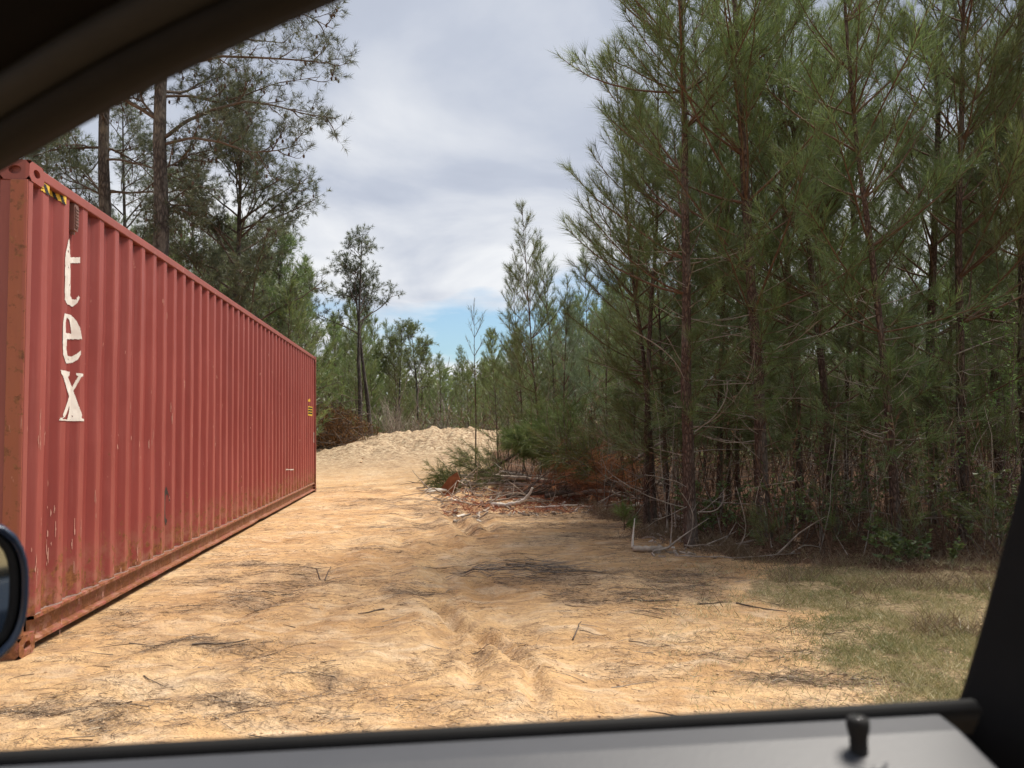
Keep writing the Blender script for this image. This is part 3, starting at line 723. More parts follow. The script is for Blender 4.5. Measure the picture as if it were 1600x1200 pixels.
def tuft(mb, r, c, d, n, L, w):
    P = np.array([c, c + unit(d) * .10, c + unit(d) * .16]); needles(mb, r, P, n, L, w, 0, (.5, 1.35), 1)
def bough(cr_, r, B, br, sub_n, l2f, ntuft, nl, nw, t0=.25, conen=0):
    """crooked limb of an old pine with tufted side branches"""
    L = np.linalg.norm(np.diff(B, axis=0), axis=1).sum()
    cr_.tube(B, np.linspace(br, .008, len(B)) , 5, 0)
    for k in range(sub_n):
        t = t0 + (1 - t0) * (k + r.random()) / sub_n; c, ax = interp(B, t); ax = unit(ax)
        side = unit(np.cross(ax, randn3(r)) * (1, 1, .7)); l2 = l2f * (1.15 - .6 * t) * r.uniform(.6, 1.3)
        Q = path(r, c, ax * .7 + side * .9 + np.array([0, 0, .12]), l2, 5, .05, .16)
        cr_.tube(Q, np.linspace(.018 * l2 + .006, .005, 6), 3, 0)
        m_ = max(3, int(l2 / .10))
        for j in range(m_):
            tt = .25 + .75 * (j + r.random()) / m_; c2, a2 = interp(Q, tt); a2 = unit(a2)
            l3 = r.uniform(.12, .45) * (1.2 - .5 * tt)
            R = path(r, c2, a2 * .6 + unit(randn3(r)) * .9 + np.array([0, 0, .35]), l3, 2, .1, .12); cr_.tube(R, [.005, .004, .003], 3, 0)
            tuft(cr_, r, R[-1], R[-1] - R[-2], ntuft * 1.25, nl, nw)
            if r.random() < .85: tuft(cr_, r, interp(R, .75)[0], randn3(r) + np.array([0, 0, .8]), ntuft * .8, nl, nw)
            if r.random() < .6: tuft(cr_, r, R[1], randn3(r) + np.array([0, 0, .8]), ntuft * .6, nl, nw)
            if conen and r.random() < conen:
                c3 = R[1]; cr_.tube([c3, c3 + (0, 0, -.03), c3 + (0, 0, -.07), c3 + (0, 0, -.09)], [.012, .03, .026, .008], 5, 0)
def old_pine(seed, base, H, r0, px_trunk, limbs, zs, Ll, ntuft=20, nl=.19, nw=.010, sub=9, cone=.25, deadb=6, top=True, mat=None):
    r = np.random.RandomState(seed); root = empty('pine_tree', base); tr = MB(); cr_ = MB()
    T = px_trunk if px_trunk is not None else path(r, (0, 0, -.2), (0, 0, 1), H, 16, .02, .02)
    n = len(T); tr.tube(T, r0 * (1 - .75 * np.linspace(0, 1, n) ** 1.2), 14, 0, rough=.08, rng=r)
    for B, br in limbs: bough(cr_, r, B, br, sub, .95, ntuft, nl, nw, .30, cone)
    for z in zs:
        az = r.uniform(0, 6.28); f = (z - zs[0]) / max(1, zs[-1] - zs[0]); L = Ll * (1 - .55 * f) * r.uniform(.7, 1.15); el = rad(8 + 40 * f + r.normal() * 12)
        c, _ = interp(T, (z - T[0][2]) / (T[-1][2] - T[0][2]))
        bough(cr_, r, path(r, c, (math.cos(az) * math.cos(el), math.sin(az) * math.cos(el), math.sin(el)), L, 8, .03, .13), .012 + .011 * L, max(4, int(L * 3)), .8, ntuft, nl, nw, .25, cone)
    for k in range(deadb):
        z = r.uniform(2, zs[0] + 1); az = r.uniform(0, 6.28); c, _ = interp(T, (z - T[0][2]) / (T[-1][2] - T[0][2]))
        tr.tube(path(r, c, (math.cos(az), math.sin(az), .1), r.uniform(.3, 1.2), 5, .02, .15), np.linspace(.014, .004, 6), 4, 0)
    tr.build('trunk', [M_BARK_GREY], root); cr_.build('crown', [M_TWIG, mat or M_NEED_OLD], root)
    return root
def pxpath(pts, Y0, base, dys=None):
    tx = 163 if base is b1 else 248
    pts = [(tx, pts[0][1] + 6)] + list(pts); dys = [0] + list(dys)
    out = []
    for i, p in enumerate(pts): out.append(at(p[0], p[1], Y0 + (dys[i] if dys else 0)) - np.array(base))
    out = np.array(out); t = np.linspace(0, len(out) - 1, len(out) * 3)
    return np.stack([np.interp(t, np.arange(len(out)), out[:, k]) for k in range(3)], 1)
def gbase(px, Y):
    p = at(px, 690, Y); return (p[0], Y, float(height(p[0], Y, False)) - .03)

# --- old pines behind the container
def straight(px0, px1, Y, H, base):
    p0 = at(px0, 674, Y); p1 = at(px1, 0, Y); sl = (p1[0] - p0[0]) / (p1[2] - p0[2])
    zs = np.linspace(-.2, H, 16); return np.stack([(zs + base[2] - p0[2]) * sl + p0[0] - base[0] + .03 * np.sin(zs * 1.3), .02 * np.cos(zs), zs], 1)
Y1 = 18.5; b1 = gbase(158, Y1)
L1 = [(pxpath([(158, 230), (120, 231), (85, 233), (50, 245)], Y1, b1, [0, -.2, -.5, -.6]), .045),
      (pxpath([(160, 305), (135, 270), (110, 235), (95, 215)], Y1, b1, [0, .3, .5, .9]), .035),
      (pxpath([(172, 232), (195, 243), (220, 258), (245, 285)], Y1, b1, [0, .4, .6, .7]), .04),
      (pxpath([(150, 300), (120, 285), (90, 262), (70, 262)], Y1, b1, [0, -.3, -.5, -.9]), .03)]
o = old_pine(41, b1, 15, .20, straight(156, 168, Y1, 15, b1), L1, [7.2, 8, 9, 10, 11, 12, 13, 14, 14.6], 3.0, 20)
tag(o, 'tall grey-barked pine over the near end of the container roof, left of the forked-limb pine', 'pine tree')
Y2 = 17.5; b2 = gbase(244, Y2)
L2 = [(pxpath([(262, 112), (300, 98), (345, 88), (400, 90), (455, 93), (510, 98), (532, 104)], Y2, b2, [0, -.2, -.3, -.4, -.2, 0, .2]), .05),
      (pxpath([(262, 212), (290, 190), (330, 172), (385, 158), (430, 165), (475, 178), (525, 185)], Y2, b2, [0, .1, .3, .4, .3, .1, -.2]), .055),
      (pxpath([(262, 224), (300, 215), (345, 222), (390, 238), (430, 236), (470, 225)], Y2, b2, [0, -.3, -.5, -.5, -.6, -.4]), .045),
      (pxpath([(238, 178), (222, 158), (205, 152), (182, 165)], Y2, b2, [0, .1, .2, .4]), .045),
      (pxpath([(262, 150), (300, 150), (340, 160), (380, 150), (430, 130), (500, 120)], Y2, b2, [0, .5, .9, 1.0, 1.1, 1.2]), .04),
      (pxpath([(262, 60), (320, 30), (400, 10), (470, 20), (520, 45)], Y2, b2, [0, .2, .3, .1, 0]), .05),
      (pxpath([(258, 262), (275, 255), (300, 240), (330, 235)], Y2, b2, [0, .2, .4, .5]), .03),
      (pxpath([(255, 310), (275, 325), (262, 350)], Y2, b2, [0, .2, .3]), .018)]
o = old_pine(42, b2, 15.5, .225, straight(246, 254, Y2, 15.5, b2), L2, [8.6, 9.3, 10, 10.8, 11.5, 12.4, 13.3, 14.2, 15], 3.6, 22, sub=13)
tag(o, 'tall thick grey pine with long limbs reaching right over the container', 'pine tree')
# conical spreading pine behind the container
def spread_pine(seed, px, Y, ytop, halfw, r0, label, z0, step=.34, ntuft=20, nl=.17, nw=.011, mat=None, group=None, el0=28, prof=None):
    b_ = gbase(px, Y); top = at(px, ytop, Y)[2] - b_[2]; r = np.random.RandomState(seed)
    root = empty('pine_tree', b_); tr = MB(); cr_ = MB()
    T = path(r, (0, 0, -.2), (0, 0, 1), top + .1, 16, .03, .018); tr.tube(T, r0 * (1 - .85 * np.linspace(0, 1, 17)), 10, 0, rough=.08, rng=r)
    z = z0
    while z < top - .2:
        f = (z - z0) / (top - z0); c, _ = interp(T, (z + .2) / (top + .2))
        p_ = prof(f) if prof else (1 - f ** 1.6) * (.75 + .25 * math.sin(min(1, f * 3) * 1.57))
        az = r.uniform(0, 6.28); L = halfw * 1.15 * p_ * r.uniform(.75, 1.15) + .25; el = rad(el0 + 30 * f + r.normal() * 8)
        bough(cr_, r, path(r, c, (math.cos(az) * math.cos(el), math.sin(az) * math.cos(el), math.sin(el)), L, 7, .01, .09), .010 + .010 * L, max(4, int(L * 3.6)), .62, ntuft, nl, nw, .22, .12)
        z += step * r.uniform(.5, 1.3)
    tr.build('trunk', [M_BARK_GREY], root); cr_.build('crown', [M_TWIG, mat or M_NEED_OLD], root)
    tag(root, label, 'pine tree', group); return root
spread_pine(51, 375, 22, 150, 2.6, .13, 'full rounded pine crown rising behind the middle of the container', 3.2, .15, 26)
spread_pine(57, 322, 26, 235, 2.3, .11, 'smaller pine filling between the forked-limb pine and the rounded pine', 3.0, .30, 18)
spread_pine(58, 205, 27, 180, 2.6, .13, 'pine showing between the two tall grey trunks behind the container', 4.0, .32, 16)
spread_pine(59, 95, 24, 190, 2.4, .11, 'pine behind the near end of the container, left of both tall grey trunks', 4.5, .34, 16)
spread_pine(52, 430, 27, 375, 1.9, .09, 'dim green pine between the rounded pine and the far container end', 1.6, .19, 24, mat=M_NEED)
# the pair of slim pines in the gap
spread_pine(53, 563, 34, 365, 1.25, .115, 'slimmer left trunk of the tall pair standing past the container end', 6.4, .30, 20, .17, .014, mat=M_NEED_OLD, el0=20)
spread_pine(54, 580, 34.6, 432, 2.35, .12, 'right trunk of the tall pair past the container end, crown leaning right', 5.0, .30, 20, .17, .014, mat=M_NEED_OLD, el0=35)
spread_pine(55, 625, 42, 510, 1.5, .09, 'pine with a tufted crown just right of the tall pair', 3.6, .32, 16, .2, .018, mat=M_NEED)
spread_pine(56, 655, 44, 515, 1.3, .09, 'narrow pine directly right of the tufted-crown pine beyond the mound', 3.2, .34, 16, .2, .018, mat=M_NEED_FAR)

# --- young pine prototypes (lod0 near, lod1 middle, lod2 far)
P0 = [young_pine(101, 8.6, 2.75, 1.75, 72, .20, .0048, 0, .03, 26, whorl=.46, r0=.075),
      young_pine(102, 9.2, 1.9, 1.7, 72, .20, .0048, 0, .0, 34, whorl=.42, r0=.075),
      young_pine(103, 7.6, 2.2, 1.35, 68, .19, .0048, 0, -.02, 30, whorl=.42, r0=.05),
      young_pine(104, 8.2, 1.15, 1.65, 76, .21, .0050, 0, .02, 26, whorl=.40, r0=.06)]
P1 = [young_pine(111, 8.4, 1.5, 1.6, 44, .21, .0080, 1, .01, 22, r0=.046),
      young_pine(112, 7.6, 1.9, 1.35, 42, .21, .0080, 1, -.02, 24, r0=.040),
      young_pine(113, 9.0, 2.2, 1.5, 44, .21, .0080, 1, .02, 24, r0=.048),
      young_pine(114, 6.6, 1.0, 1.3, 44, .21, .0080, 1, .0, 18, r0=.045, blue=True)]
P2 = [young_pine(121, 7.4, .9, 1.6, 28, .26, .019, 2, .01, 9, r0=.06, whorl=.40),
      young_pine(122, 8.4, 1.5, 1.6, 28, .26, .019, 2, -.01, 9, r0=.06, whorl=.42),
      young_pine(123, 6.4, .5, 1.5, 28, .26, .019, 2, .0, 9, r0=.05, whorl=.38)]
used = set()
def plant(proto, px, Y, rz, sc=1.0, label='', group=None, ytop=None, lean=(0, 0), X_=None):
    p = (X_ if X_ is not None else at(px, 690, Y)[0])
    if id(proto) in used or proto.name in used: o = copy_tree(proto)
    else: used.add(proto.name); o = proto
    o.location = (p, Y, float(height(p, Y, False)) - .04)
    if ytop is not None:
        H = {P0[0]: 8.6, P0[1]: 9.2, P0[2]: 7.6, P0[3]: 8.2, P1[0]: 8.4, P1[1]: 7.6, P1[2]: 9., P1[3]: 6.6, P2[0]: 7.4, P2[1]: 8.4, P2[2]: 6.4}[proto]
        sc = (at(px, ytop, Y)[2] - o.location[2]) / H
    o.scale = (sc, sc, sc); o.rotation_euler = (lean[0], lean[1], rz)
    tag(o, label, 'pine tree', group)
    return o
# front row of the right-hand stand, each singled out
plant(P0[0], 1076, 8.1, 2.1, .98, 'foremost bare-trunked pine at the sand edge, its sprays reaching left into open sky')
plant(P0[1], 1192, 8.3, .4, 1.02, 'thickest reddish trunk of the front row, just right of the foremost pine')
plant(P0[2], 1394, 7.6, 1.2, 1.0, 'slender pale-trunked front pine in the right part of the stand')
plant(P0[3], 1300, 9.2, 3.3, 1.0, 'bushy pine between the thickest trunk and the slender pale one')
plant(P0[2], 1008, 9.9, 4.4, .92, 'leftmost thin stem of the tight stem clump by the slash')
plant(P0[2], 1019, 10.1, .9, .85, 'middle stem of the tight clump of thin stems by the slash')
plant(P1[1], 1041, 10.6, 5.1, .80, 'right stem of the tight clump, a step behind the other two')
plant(P0[3], 1500, 8.6, 5.4, 1.02, 'bushy low-crowned pine behind the leafy shrub at the right')
plant(P0[1], 1455, 9.8, 2.2, .98, 'stout dark-trunked pine behind the slender pale one')
plant(P0[0], 1245, 10.2, 5.2, .97, 'bare-stemmed pine glimpsed behind the thickest trunk')
plant(P0[3], 1120, 10.8, .7, .84, 'low-branched pine behind and right of the foremost pine')
plant(P0[1], 1600, 8.9, 3.1, 1.0, 'pine cut by the right edge of the window')
plant(P0[3], 1350, 11.4, 1.7, 1.0, 'dense pine second row, between slender and bushy front pines')
plant(P0[0], 1560, 11.4, 4.0, 1.0, 'tall pine in second row above the leafy shrub')
plant(P1[3], 1070, 12.6, 2.0, .98, 'bluish bushy pine filling behind the stem clump')
plant(P1[0], 985, 14.5, 1.0, None or 1.0, 'pine at the stand corner with crown beside open sky', ytop=330)
plant(P1[3], 950, 17.0, 2.6, 1, 'low pine left of the stand corner, top just over the slash heap', ytop=420)
plant(P1[2], 1150, 13.0, 4.1, 1.0, 'tall pine in the third row behind the thickest trunk')
plant(P1[0], 845, 19.5, 3.4, 1, 'tallest pine of the middle cluster, its tip alone against cloud', ytop=318)
plant(P1[3], 866, 21, .3, 1, 'second pine of the middle cluster, right behind the tallest', ytop=385)
plant(P1[3], 884, 19, 2.2, 1, 'bushy pine at the right foot of the tallest middle-cluster pine', ytop=440)
plant(P1[1], 818, 21.5, 5.7, 1, 'thin pine at the left of the middle cluster', ytop=420)
plant(P1[3], 900, 20, 4.9, 1, 'short dense pine right of the middle cluster', ytop=505)
plant(P1[1], 925, 23, 1.1, 1, 'narrow upright pine between the middle cluster and stand corner', ytop=400)
plant(P1[3], 795, 24, 3.0, 1, 'small bluish pine left of the middle cluster', ytop=545)
thin = young_pine(131, 5.2, 2.9, .75, 20, .15, .006, 1, 0, 10, thin=.75, whorl=.5, r0=.035, elev=(40, 60))
thin.location = (*gbase(743, 23)[:2], gbase(743, 23)[2]); thin.scale = (.95,) * 3
tag(thin, 'spindly nearly bare sapling alone at the edge of the pale mound', 'pine sapling')

# --- deeper rows of the right stand
r = np.random.RandomState(77); pts = []
def far_enough(x, y, d):
    return all((x - a) ** 2 + (y - b) ** 2 > d * d for a, b in pts)
cnt = 0
for _ in range(9000):
    y = r.uniform(10.5, 40); x = r.uniform(edge_x(y) + .6, y * .86 + 3.2)
    if y < 13 and x < 3: continue
    if not far_enough(x, y, 1.4 + max(0, y - 16) * .05): continue
    pts.append((x, y)); cnt += 1
    if y < 15: pr = P1[r.randint(3)]; lb = ('young pine in the second rows of the stand', 'pines in the second rows of the stand')
    elif y < 24: pr = P1[r.randint(4)]; lb = ('young pine in the middle rows of the stand', 'pines in the middle of the stand')
    else: pr = P2[r.randint(3)]; lb = ('young pine at the back of the stand', 'pines at the back of the stand')
    pxe = 800 + 1200 * x / y; yt = np.interp(pxe, [820, 900, 960, 1010, 1060, 1110, 1160], [560, 520, 450, 370, 240, 120, 0]) + r.normal() * 25
    wh = ['left of the foremost pine', 'behind the foremost pine', 'behind the thickest front trunk', 'behind the slender pale front trunk', 'behind the leafy shrub'][int(np.searchsorted([1040, 1130, 1290, 1440], pxe))]
    lb = (lb[0].replace('right-hand stand', 'stand').replace('standing ', '') + ', ' + wh, lb[1])
    zt = at(pxe, yt, y)[2]; scl = r.uniform(.70, .98)
    if pxe < 985 and (r.random() < .6 or y < 20): cnt -= 1; continue
    if pxe < 985: pr = P2[r.randint(3)]
    if pxe < 1160: scl = min(scl, max(.32, zt / 8.0))
    plant(pr, 0, y, r.uniform(0, 6.28), scl, lb[0], lb[1], X_=x, lean=(r.normal() * .025, r.normal() * .03))
    if cnt >= 122: break
n_right = cnt
# --- background band behind the mound and the container
pts2 = []; cnt = 0
for _ in range(4000):
    px = r.uniform(-60, 1050); Y_ = r.uniform(37, 62) if px > 500 else r.uniform(22, 50)
    if 478 < px < 520: continue
    x = at(px, 690, Y_)[0]
    if 640 < px < 720 and Y_ < 50: continue
    if any((x - a) ** 2 + (Y_ - b) ** 2 < 1.9 ** 2 for a, b in pts2): continue
    pts2.append((x, Y_)); cnt += 1
    pr = P2[r.randint(3)]
    yt = np.interp(px, [0, 380, 480, 520, 560, 620, 680, 720, 800, 900, 1050], [330, 390, 425, 495, 515, 545, 570, 578, 550, 495, 455]) + r.normal() * 22
    if px < 500: lb = ('young green pine in the wood behind the container', 'pines in the wood behind the container')
    elif px < 720: lb = ('light green pine in the row beyond the pale mound', 'pines beyond the pale mound')
    else: lb = ('pine in the far row between the mound and the middle cluster', 'pines in the far row')
    if px < 500: lb = (lb[0].replace('in the wood ', '') + (', behind the tall grey trunks' if px < 290 else ', left of its far end'), lb[1])
    elif px < 720: lb = (lb[0] + (', behind the tall slim pair' if px < 610 else ', right of the tall slim pair'), lb[1])
    plant(pr, px, Y_, r.uniform(0, 6.28), 1, lb[0], lb[1], ytop=yt)
    if cnt >= 145: break
# far-off wood closing the view
fw = MB(); r = np.random.RandomState(88)
for k in range(620):
    a = rad(r.uniform(-62, 62)); D = r.uniform(66, 120); x, y = D * math.sin(a), D * math.cos(a); g = float(height(x, y, False))
    H = r.uniform(4.5, 8.5) * (D / 80) ** .5
    fw.tube([(x, y, g), (x, y, g + H * .9)], [.10, .03], 3, 0)
    n = 260; zz_ = g + H * (.02 + .98 * r.random(n)); wd = 2.1 * (1 - (zz_ - g) / H * .8)
    th = r.uniform(0, 6.28, n); q = r.random(n) ** .5 * wd
    c = np.stack([x + q * np.cos(th), y + q * np.sin(th), zz_], 1); d = np.stack([np.cos(th), np.sin(th), r.uniform(0, 1.4, n)], 1); d /= np.linalg.norm(d, axis=1)[:, None]
    fw.blades(c, d, r.uniform(.4, .9, n), .20, 1, np.clip(r.uniform(.2, .8) + r.normal(size=n) * .12, 0, 1))
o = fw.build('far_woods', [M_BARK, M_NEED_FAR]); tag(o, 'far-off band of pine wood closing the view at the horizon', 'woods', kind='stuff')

# low scrub closing the foot of the far trees
fs = MB(); r = np.random.RandomState(89)
for k in range(3200):
    if k < 2200: Y_ = r.uniform(36, 64); x = r.uniform(-.75, .95) * Y_
    else:
        Y_ = r.uniform(20, 40); x = r.uniform(edge_x(Y_) + 3, Y_ * .95 + 3)
    g = float(height(x, Y_, False)); n = 34; h = r.uniform(.5, 2.6)
    d = r.normal(size=(n, 3)); d[:, 2] = np.abs(d[:, 2]) * 1.3; d /= np.linalg.norm(d, axis=1)[:, None]
    c = np.stack([x + r.normal(size=n) * .45, Y_ + r.normal(size=n) * .45, g + h * r.random(n)], 1)
    fs.blades(c, d, r.uniform(.2, .55, n), .035, 0 if r.random() < .55 else 1, np.clip(r.uniform(.1, .8) + r.normal(size=n) * .15, 0, 1))
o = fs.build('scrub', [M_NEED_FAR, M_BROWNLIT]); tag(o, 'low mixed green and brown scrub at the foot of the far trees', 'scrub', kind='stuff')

# --- bare grey saplings / shrubs beyond the mound
def bare_shrub(seed, h, n, spread, mat, leafm=None, nleaf=0, lsz=.03, sides=3, w=.008):
    r = np.random.RandomState(seed); m_ = MB()
    for k in range(n):
        az = r.uniform(0, 6.28); B = path(r, (r.normal() * spread * .15, r.normal() * spread * .15, -.05), (math.cos(az) * spread / h * .6, math.sin(az) * spread / h * .6, 1), h * r.uniform(.55, 1.05), 6, .03, .10)
        m_.tube(B, np.linspace(w, w * .35, 7), sides, 0)
        for j in range(5):
            c, ax = interp(B, r.uniform(.3, .95)); Q = path(r, c, unit(ax) + unit(randn3(r)) * .7, h * r.uniform(.12, .32), 3, .05, .14)
            m_.tube(Q, np.linspace(w * .5, w * .2, 4), 3, 0)
            if nleaf:
                tt = r.random(nleaf); c2, _ = interp(Q, tt); d = r.normal(size=(nleaf, 3)); d[:, 2] = np.abs(d[:, 2]) * .4; d /= np.linalg.norm(d, axis=1)[:, None]
                m_.blades(c2, d, lsz * r.uniform(.7, 1.3, nleaf), lsz * .6, 1, np.clip(.5 + r.normal(size=nleaf) * .2, 0, 1))
    return m_, ([mat, leafm] if leafm else [mat])
def shrub(name, m_, mats, px, Y_, label, cat='shrub', group=None, sc=1, X_=None, rz=0):
    p = X_ if X_ is not None else at(px, 690, Y_)[0]
    o = m_.build(name, mats); o.location = (p, Y_, float(height(p, Y_, False)) - .02); o.scale = (sc,) * 3; o.rotation_euler = (0, 0, rz)
    return tag(o, label, cat, group)
base_bare = None
m_, mt = bare_shrub(201, 3.2, 14, 1.6, M_DEAD, w=.022)
o0 = shrub('bare_shrub', m_, mt, 690, 40, 'tan leafless shrub behind the top of the pale mound', group=None)
r = np.random.RandomState(5)
for k in range(34):
    c = o0.copy(); COL.objects.link(c); px = r.uniform(500, 860); Y_ = r.uniform(35.5, 42); x = at(px, 690, Y_)[0]
    c.location = (x, Y_, float(height(x, Y_, False))); c.rotation_euler = (0, 0, r.uniform(0, 6)); s_ = r.uniform(.35, .8); c.scale = (s_,) * 3
    tag(c, 'low leafless brush at the foot of the pines beyond the mound', 'shrub', 'leafless brush beyond the mound')
m_, mt = bare_shrub(202, 7.5, 16, 4.0, M_DEAD, w=.03)
shrub('bare_tree', m_, mt, 705, 62, 'leafless pale tree rising hazily beyond the mound', 'bare tree')
# pale leaning poles beyond the mound
for i, (p0, p1, Y_) in enumerate([((605, 690), (628, 585), 35), ((612, 690), (640, 640), 34.5), ((645, 690), (655, 570), 38)]):
    m_ = MB(); a, b = at(*p0, Y_), at(*p1, Y_); a[2] = float(height(a[0], a[1], False)) - .05
    m_.tube(path(np.random.RandomState(i), a, b - a, np.linalg.norm(b - a), 6, 0, .02) - a, np.linspace(.035, .012, 7), 6)
    o = m_.build('dead_sapling', M_DEAD); o.location = a
    tag(o, ['longest pale dead sapling leaning right beyond the mound', 'shortest pale dead sapling leaning beside the longer one', 'thin upright dead sapling behind the two leaning ones'][i], 'dead sapling')

# --- brown brush heap past the container end
m_ = MB(); r = np.random.RandomState(31)
for k in range(500):
    p = np.array([r.normal() * .9, r.normal() * .6, 0]); p[2] = abs(r.normal()) * .55 * math.exp(-(p[0] / 2.4) ** 2) + .02
    d = unit(np.array([r.normal(), r.normal() * .6, r.normal() * .35])); L = r.uniform(.4, 1.5)
    Q = path(r, p, d, L, 4, 0, .15); m_.tube(Q, np.linspace(.014, .004, 5), 3, 0)
n = 9000; p = np.stack([r.normal(size=n) * .9, r.normal(size=n) * .6, np.zeros(n)], 1); p[:, 2] = (.15 + .85 * r.random(n)) * 1.15 * np.exp(-(p[:, 0] / 2.6) ** 2 - (p[:, 1] / 1.4) ** 2)
d = r.normal(size=(n, 3)); d /= np.linalg.norm(d, axis=1)[:, None]; m_.blades(p, d, r.uniform(.1, .25, n), .016, 2, r.random(n) * .8)
bx = at(512, 700, 30); o = m_.build('brush_pile', [M_TWIG, M_RED, mat_needles('brown_brush_leaves', (.07, .03, .016), (.17, .075, .038), (.28, .13, .065), .1, .01)]); o.location = (bx[0] - .2, 30, float(height(bx[0], 30, False)) - .1); o.scale = (1, 1, 1.55)
tag(o, 'rust-brown heap of dead brush just past the far end of the container', 'brush pile')

# --- undergrowth: dead stems, twigs and seedlings in the shade of the stand
ug = MB(); r = np.random.RandomState(301)
for k in range(1300):
    y = 7.2 + (r.random() ** 1.4) * 17; x = r.uniform(edge_x(y) + .15, y * .82 + 1.0)
    if y < 8 and x < 2.2: continue
    g = float(height(x, y, False)); h = r.uniform(.35, 2.3) * (1 if y > 8 else .7)
    B = path(r, (x, y, g - .03), (r.normal() * .18, r.normal() * .18, 1), h, 5, .0, .09)
    ug.tube(B, np.linspace(.0075, .0025, 6), 3, 0 if r.random() < .85 else 1)
    for j in range(r.randint(1, 4)):
        c, ax = interp(B, r.uniform(.2, .95)); ug.tube(path(r, c, unit(ax) * .5 + unit(randn3(r)), h * r.uniform(.15, .4), 3, r.uniform(-.1, .15), .16), [.0035, .003, .0025, .0015], 3, 0 if r.random() < .8 else 1)
    if r.random() < .5:
        n = 18; tt = r.random(n) * .9 + .1; c2, _ = interp(B, tt); d = r.normal(size=(n, 3)); d /= np.linalg.norm(d, axis=1)[:, None]
        ug.blades(c2, d, r.uniform(.03, .07, n), .022, 2 if r.random() < .45 else 3, r.random(n))
o = ug.build('undergrowth', [M_TWIG_RED, M_DEAD, M_NEED, M_BROWNLIT]); tag(o, 'brown tangle of dead stems and twigs under the pines of the stand', 'undergrowth', kind='stuff')
# curved pale hanging branches in front of the stand
dl = [([(1060, 880), (1080, 840), (1085, 800), (1065, 770)], 7.9), ([(1130, 880), (1160, 850), (1168, 820), (1150, 760)], 7.6), ([(1090, 800), (1120, 800), (1132, 780), (1130, 765)], 8.0),
      ([(1085, 675), (1120, 650), (1138, 615), (1135, 590)], 8.0), ([(985, 515), (1030, 540), (1060, 570), (1072, 600)], 8.05), ([(1200, 795), (1240, 790), (1262, 795)], 8.2), ([(1200, 790), (1245, 765), (1270, 755)], 8.2),
      ([(1345, 672), (1390, 690), (1450, 685), (1495, 676)], 7.6), ([(1410, 760), (1460, 780), (1480, 765)], 7.7), ([(1490, 555), (1540, 535), (1585, 520)], 8.3)]
for i, (p_, Y_) in enumerate(dl):
    w_ = np.array([at(a, b, Y_ + .05 * math.sin(3 * j)) for j, (a, b) in enumerate(p_)]); tt = np.linspace(0, len(w_) - 1, 9)
    P = np.stack([np.interp(tt, np.arange(len(w_)), w_[:, k]) for k in range(3)], 1); P[1:-1] = (P[:-2] + 2 * P[1:-1] + P[2:]) / 4
    m_ = MB(); m_.tube(P - P[0], np.linspace(.008, .003, 9), 4); rr_ = np.random.RandomState(i)
    for q in range(3):
        c, ax = interp(P - P[0], rr_.uniform(.3, .9)); m_.tube(path(rr_, c, unit(ax) + unit(randn3(rr_)) * .8, .18, 3, 0, .1), [.004, .003, .0025, .0015], 3)
    o = m_.build('dead_branch', M_DEAD); o.location = P[0]
    tag(o, 'thin bowed dead branch caught between the front trunks of the stand', 'dead branch', 'bowed dead branches among the front trunks')

# leafy shrub right, seedlings
m_, mt = bare_shrub(211, 3.3, 9, 1.6, M_TWIG, M_LEAF, 34, .036, w=.008)
shrub('leafy_shrub', m_, mt, 1565, 8.0, 'light green small-leaved shrub by the right pillar of the car window', 'shrub')
for i, (px_, Y_, h_, lb_) in enumerate([(1230, 7.9, .9, 'low broadleaf sprig just right of the thickest front trunk'), (1335, 8.3, 1.3, 'thin leafy shrub in the dark between the bushy pine and the slender trunk'),
        (1480, 7.7, 1.2, 'leafy shrub right of the slender pale front trunk'), (1110, 8.6, .8, 'small leafy sprig behind the foremost trunk'), (1430, 6.9, .6, 'low weedy shrub on the litter edge before the slender trunk'), (1545, 7.0, 1.0, 'leafy weed clump at the foot of the window pillar')]):
    m_, mt = bare_shrub(260 + i, h_, 10, .8, M_TWIG, M_LEAFD, 16, .045, w=.005); shrub('low_shrub', m_, mt, px_, Y_, lb_)
def seedling(seed, px, Y_, label, h=.55, need=M_NEED, n=10):
    r = np.random.RandomState(seed); m_ = MB(); mats = [M_TWIG_RED, need]
    B = path(r, (0, 0, -.03), (0, 0, 1), h, 4, 0, .06); m_.tube(B, np.linspace(.007, .004, 5), 4, 0); needles(m_, r, B, 60, .17, .004, .3)
    for k in range(n):
        c, ax = interp(B, r.uniform(.15, .9)); Q = path(r, c, unit(randn3(r) * (1, 1, .2) + (0, 0, .4)), h * .4, 3, .12, .06); m_.tube(Q, [.004, .003, .003, .002], 3, 0); needles(m_, r, Q, 45, .16, .004, .15)
    p = at(px, 690, Y_)[0]; o = m_.build('pine_seedling', mats); o.location = (p, Y_, float(height(p, Y_, False))); tag(o, label, 'pine seedling')
seedling(1, 1290, 7.5, 'grey-green pine seedling low in the dark gap of the stand', .75)
seedling(2, 1415, 7.0, 'taller pine seedling in front of the slender pale trunk', .9)
seedling(3, 1195, 7.4, 'small seedling at the foot of the thickest trunk', .45)
seedling(4, 972, 9.6, 'tiny bright seedling left of the tight stem clump', .3, M_LEAF)
seedling(5, 718, 18.5, 'little green seedling left of the spindly sapling', .8)
seedling(6, 1545, 6.9, 'seedling in the weeds near the car window pillar', .6)

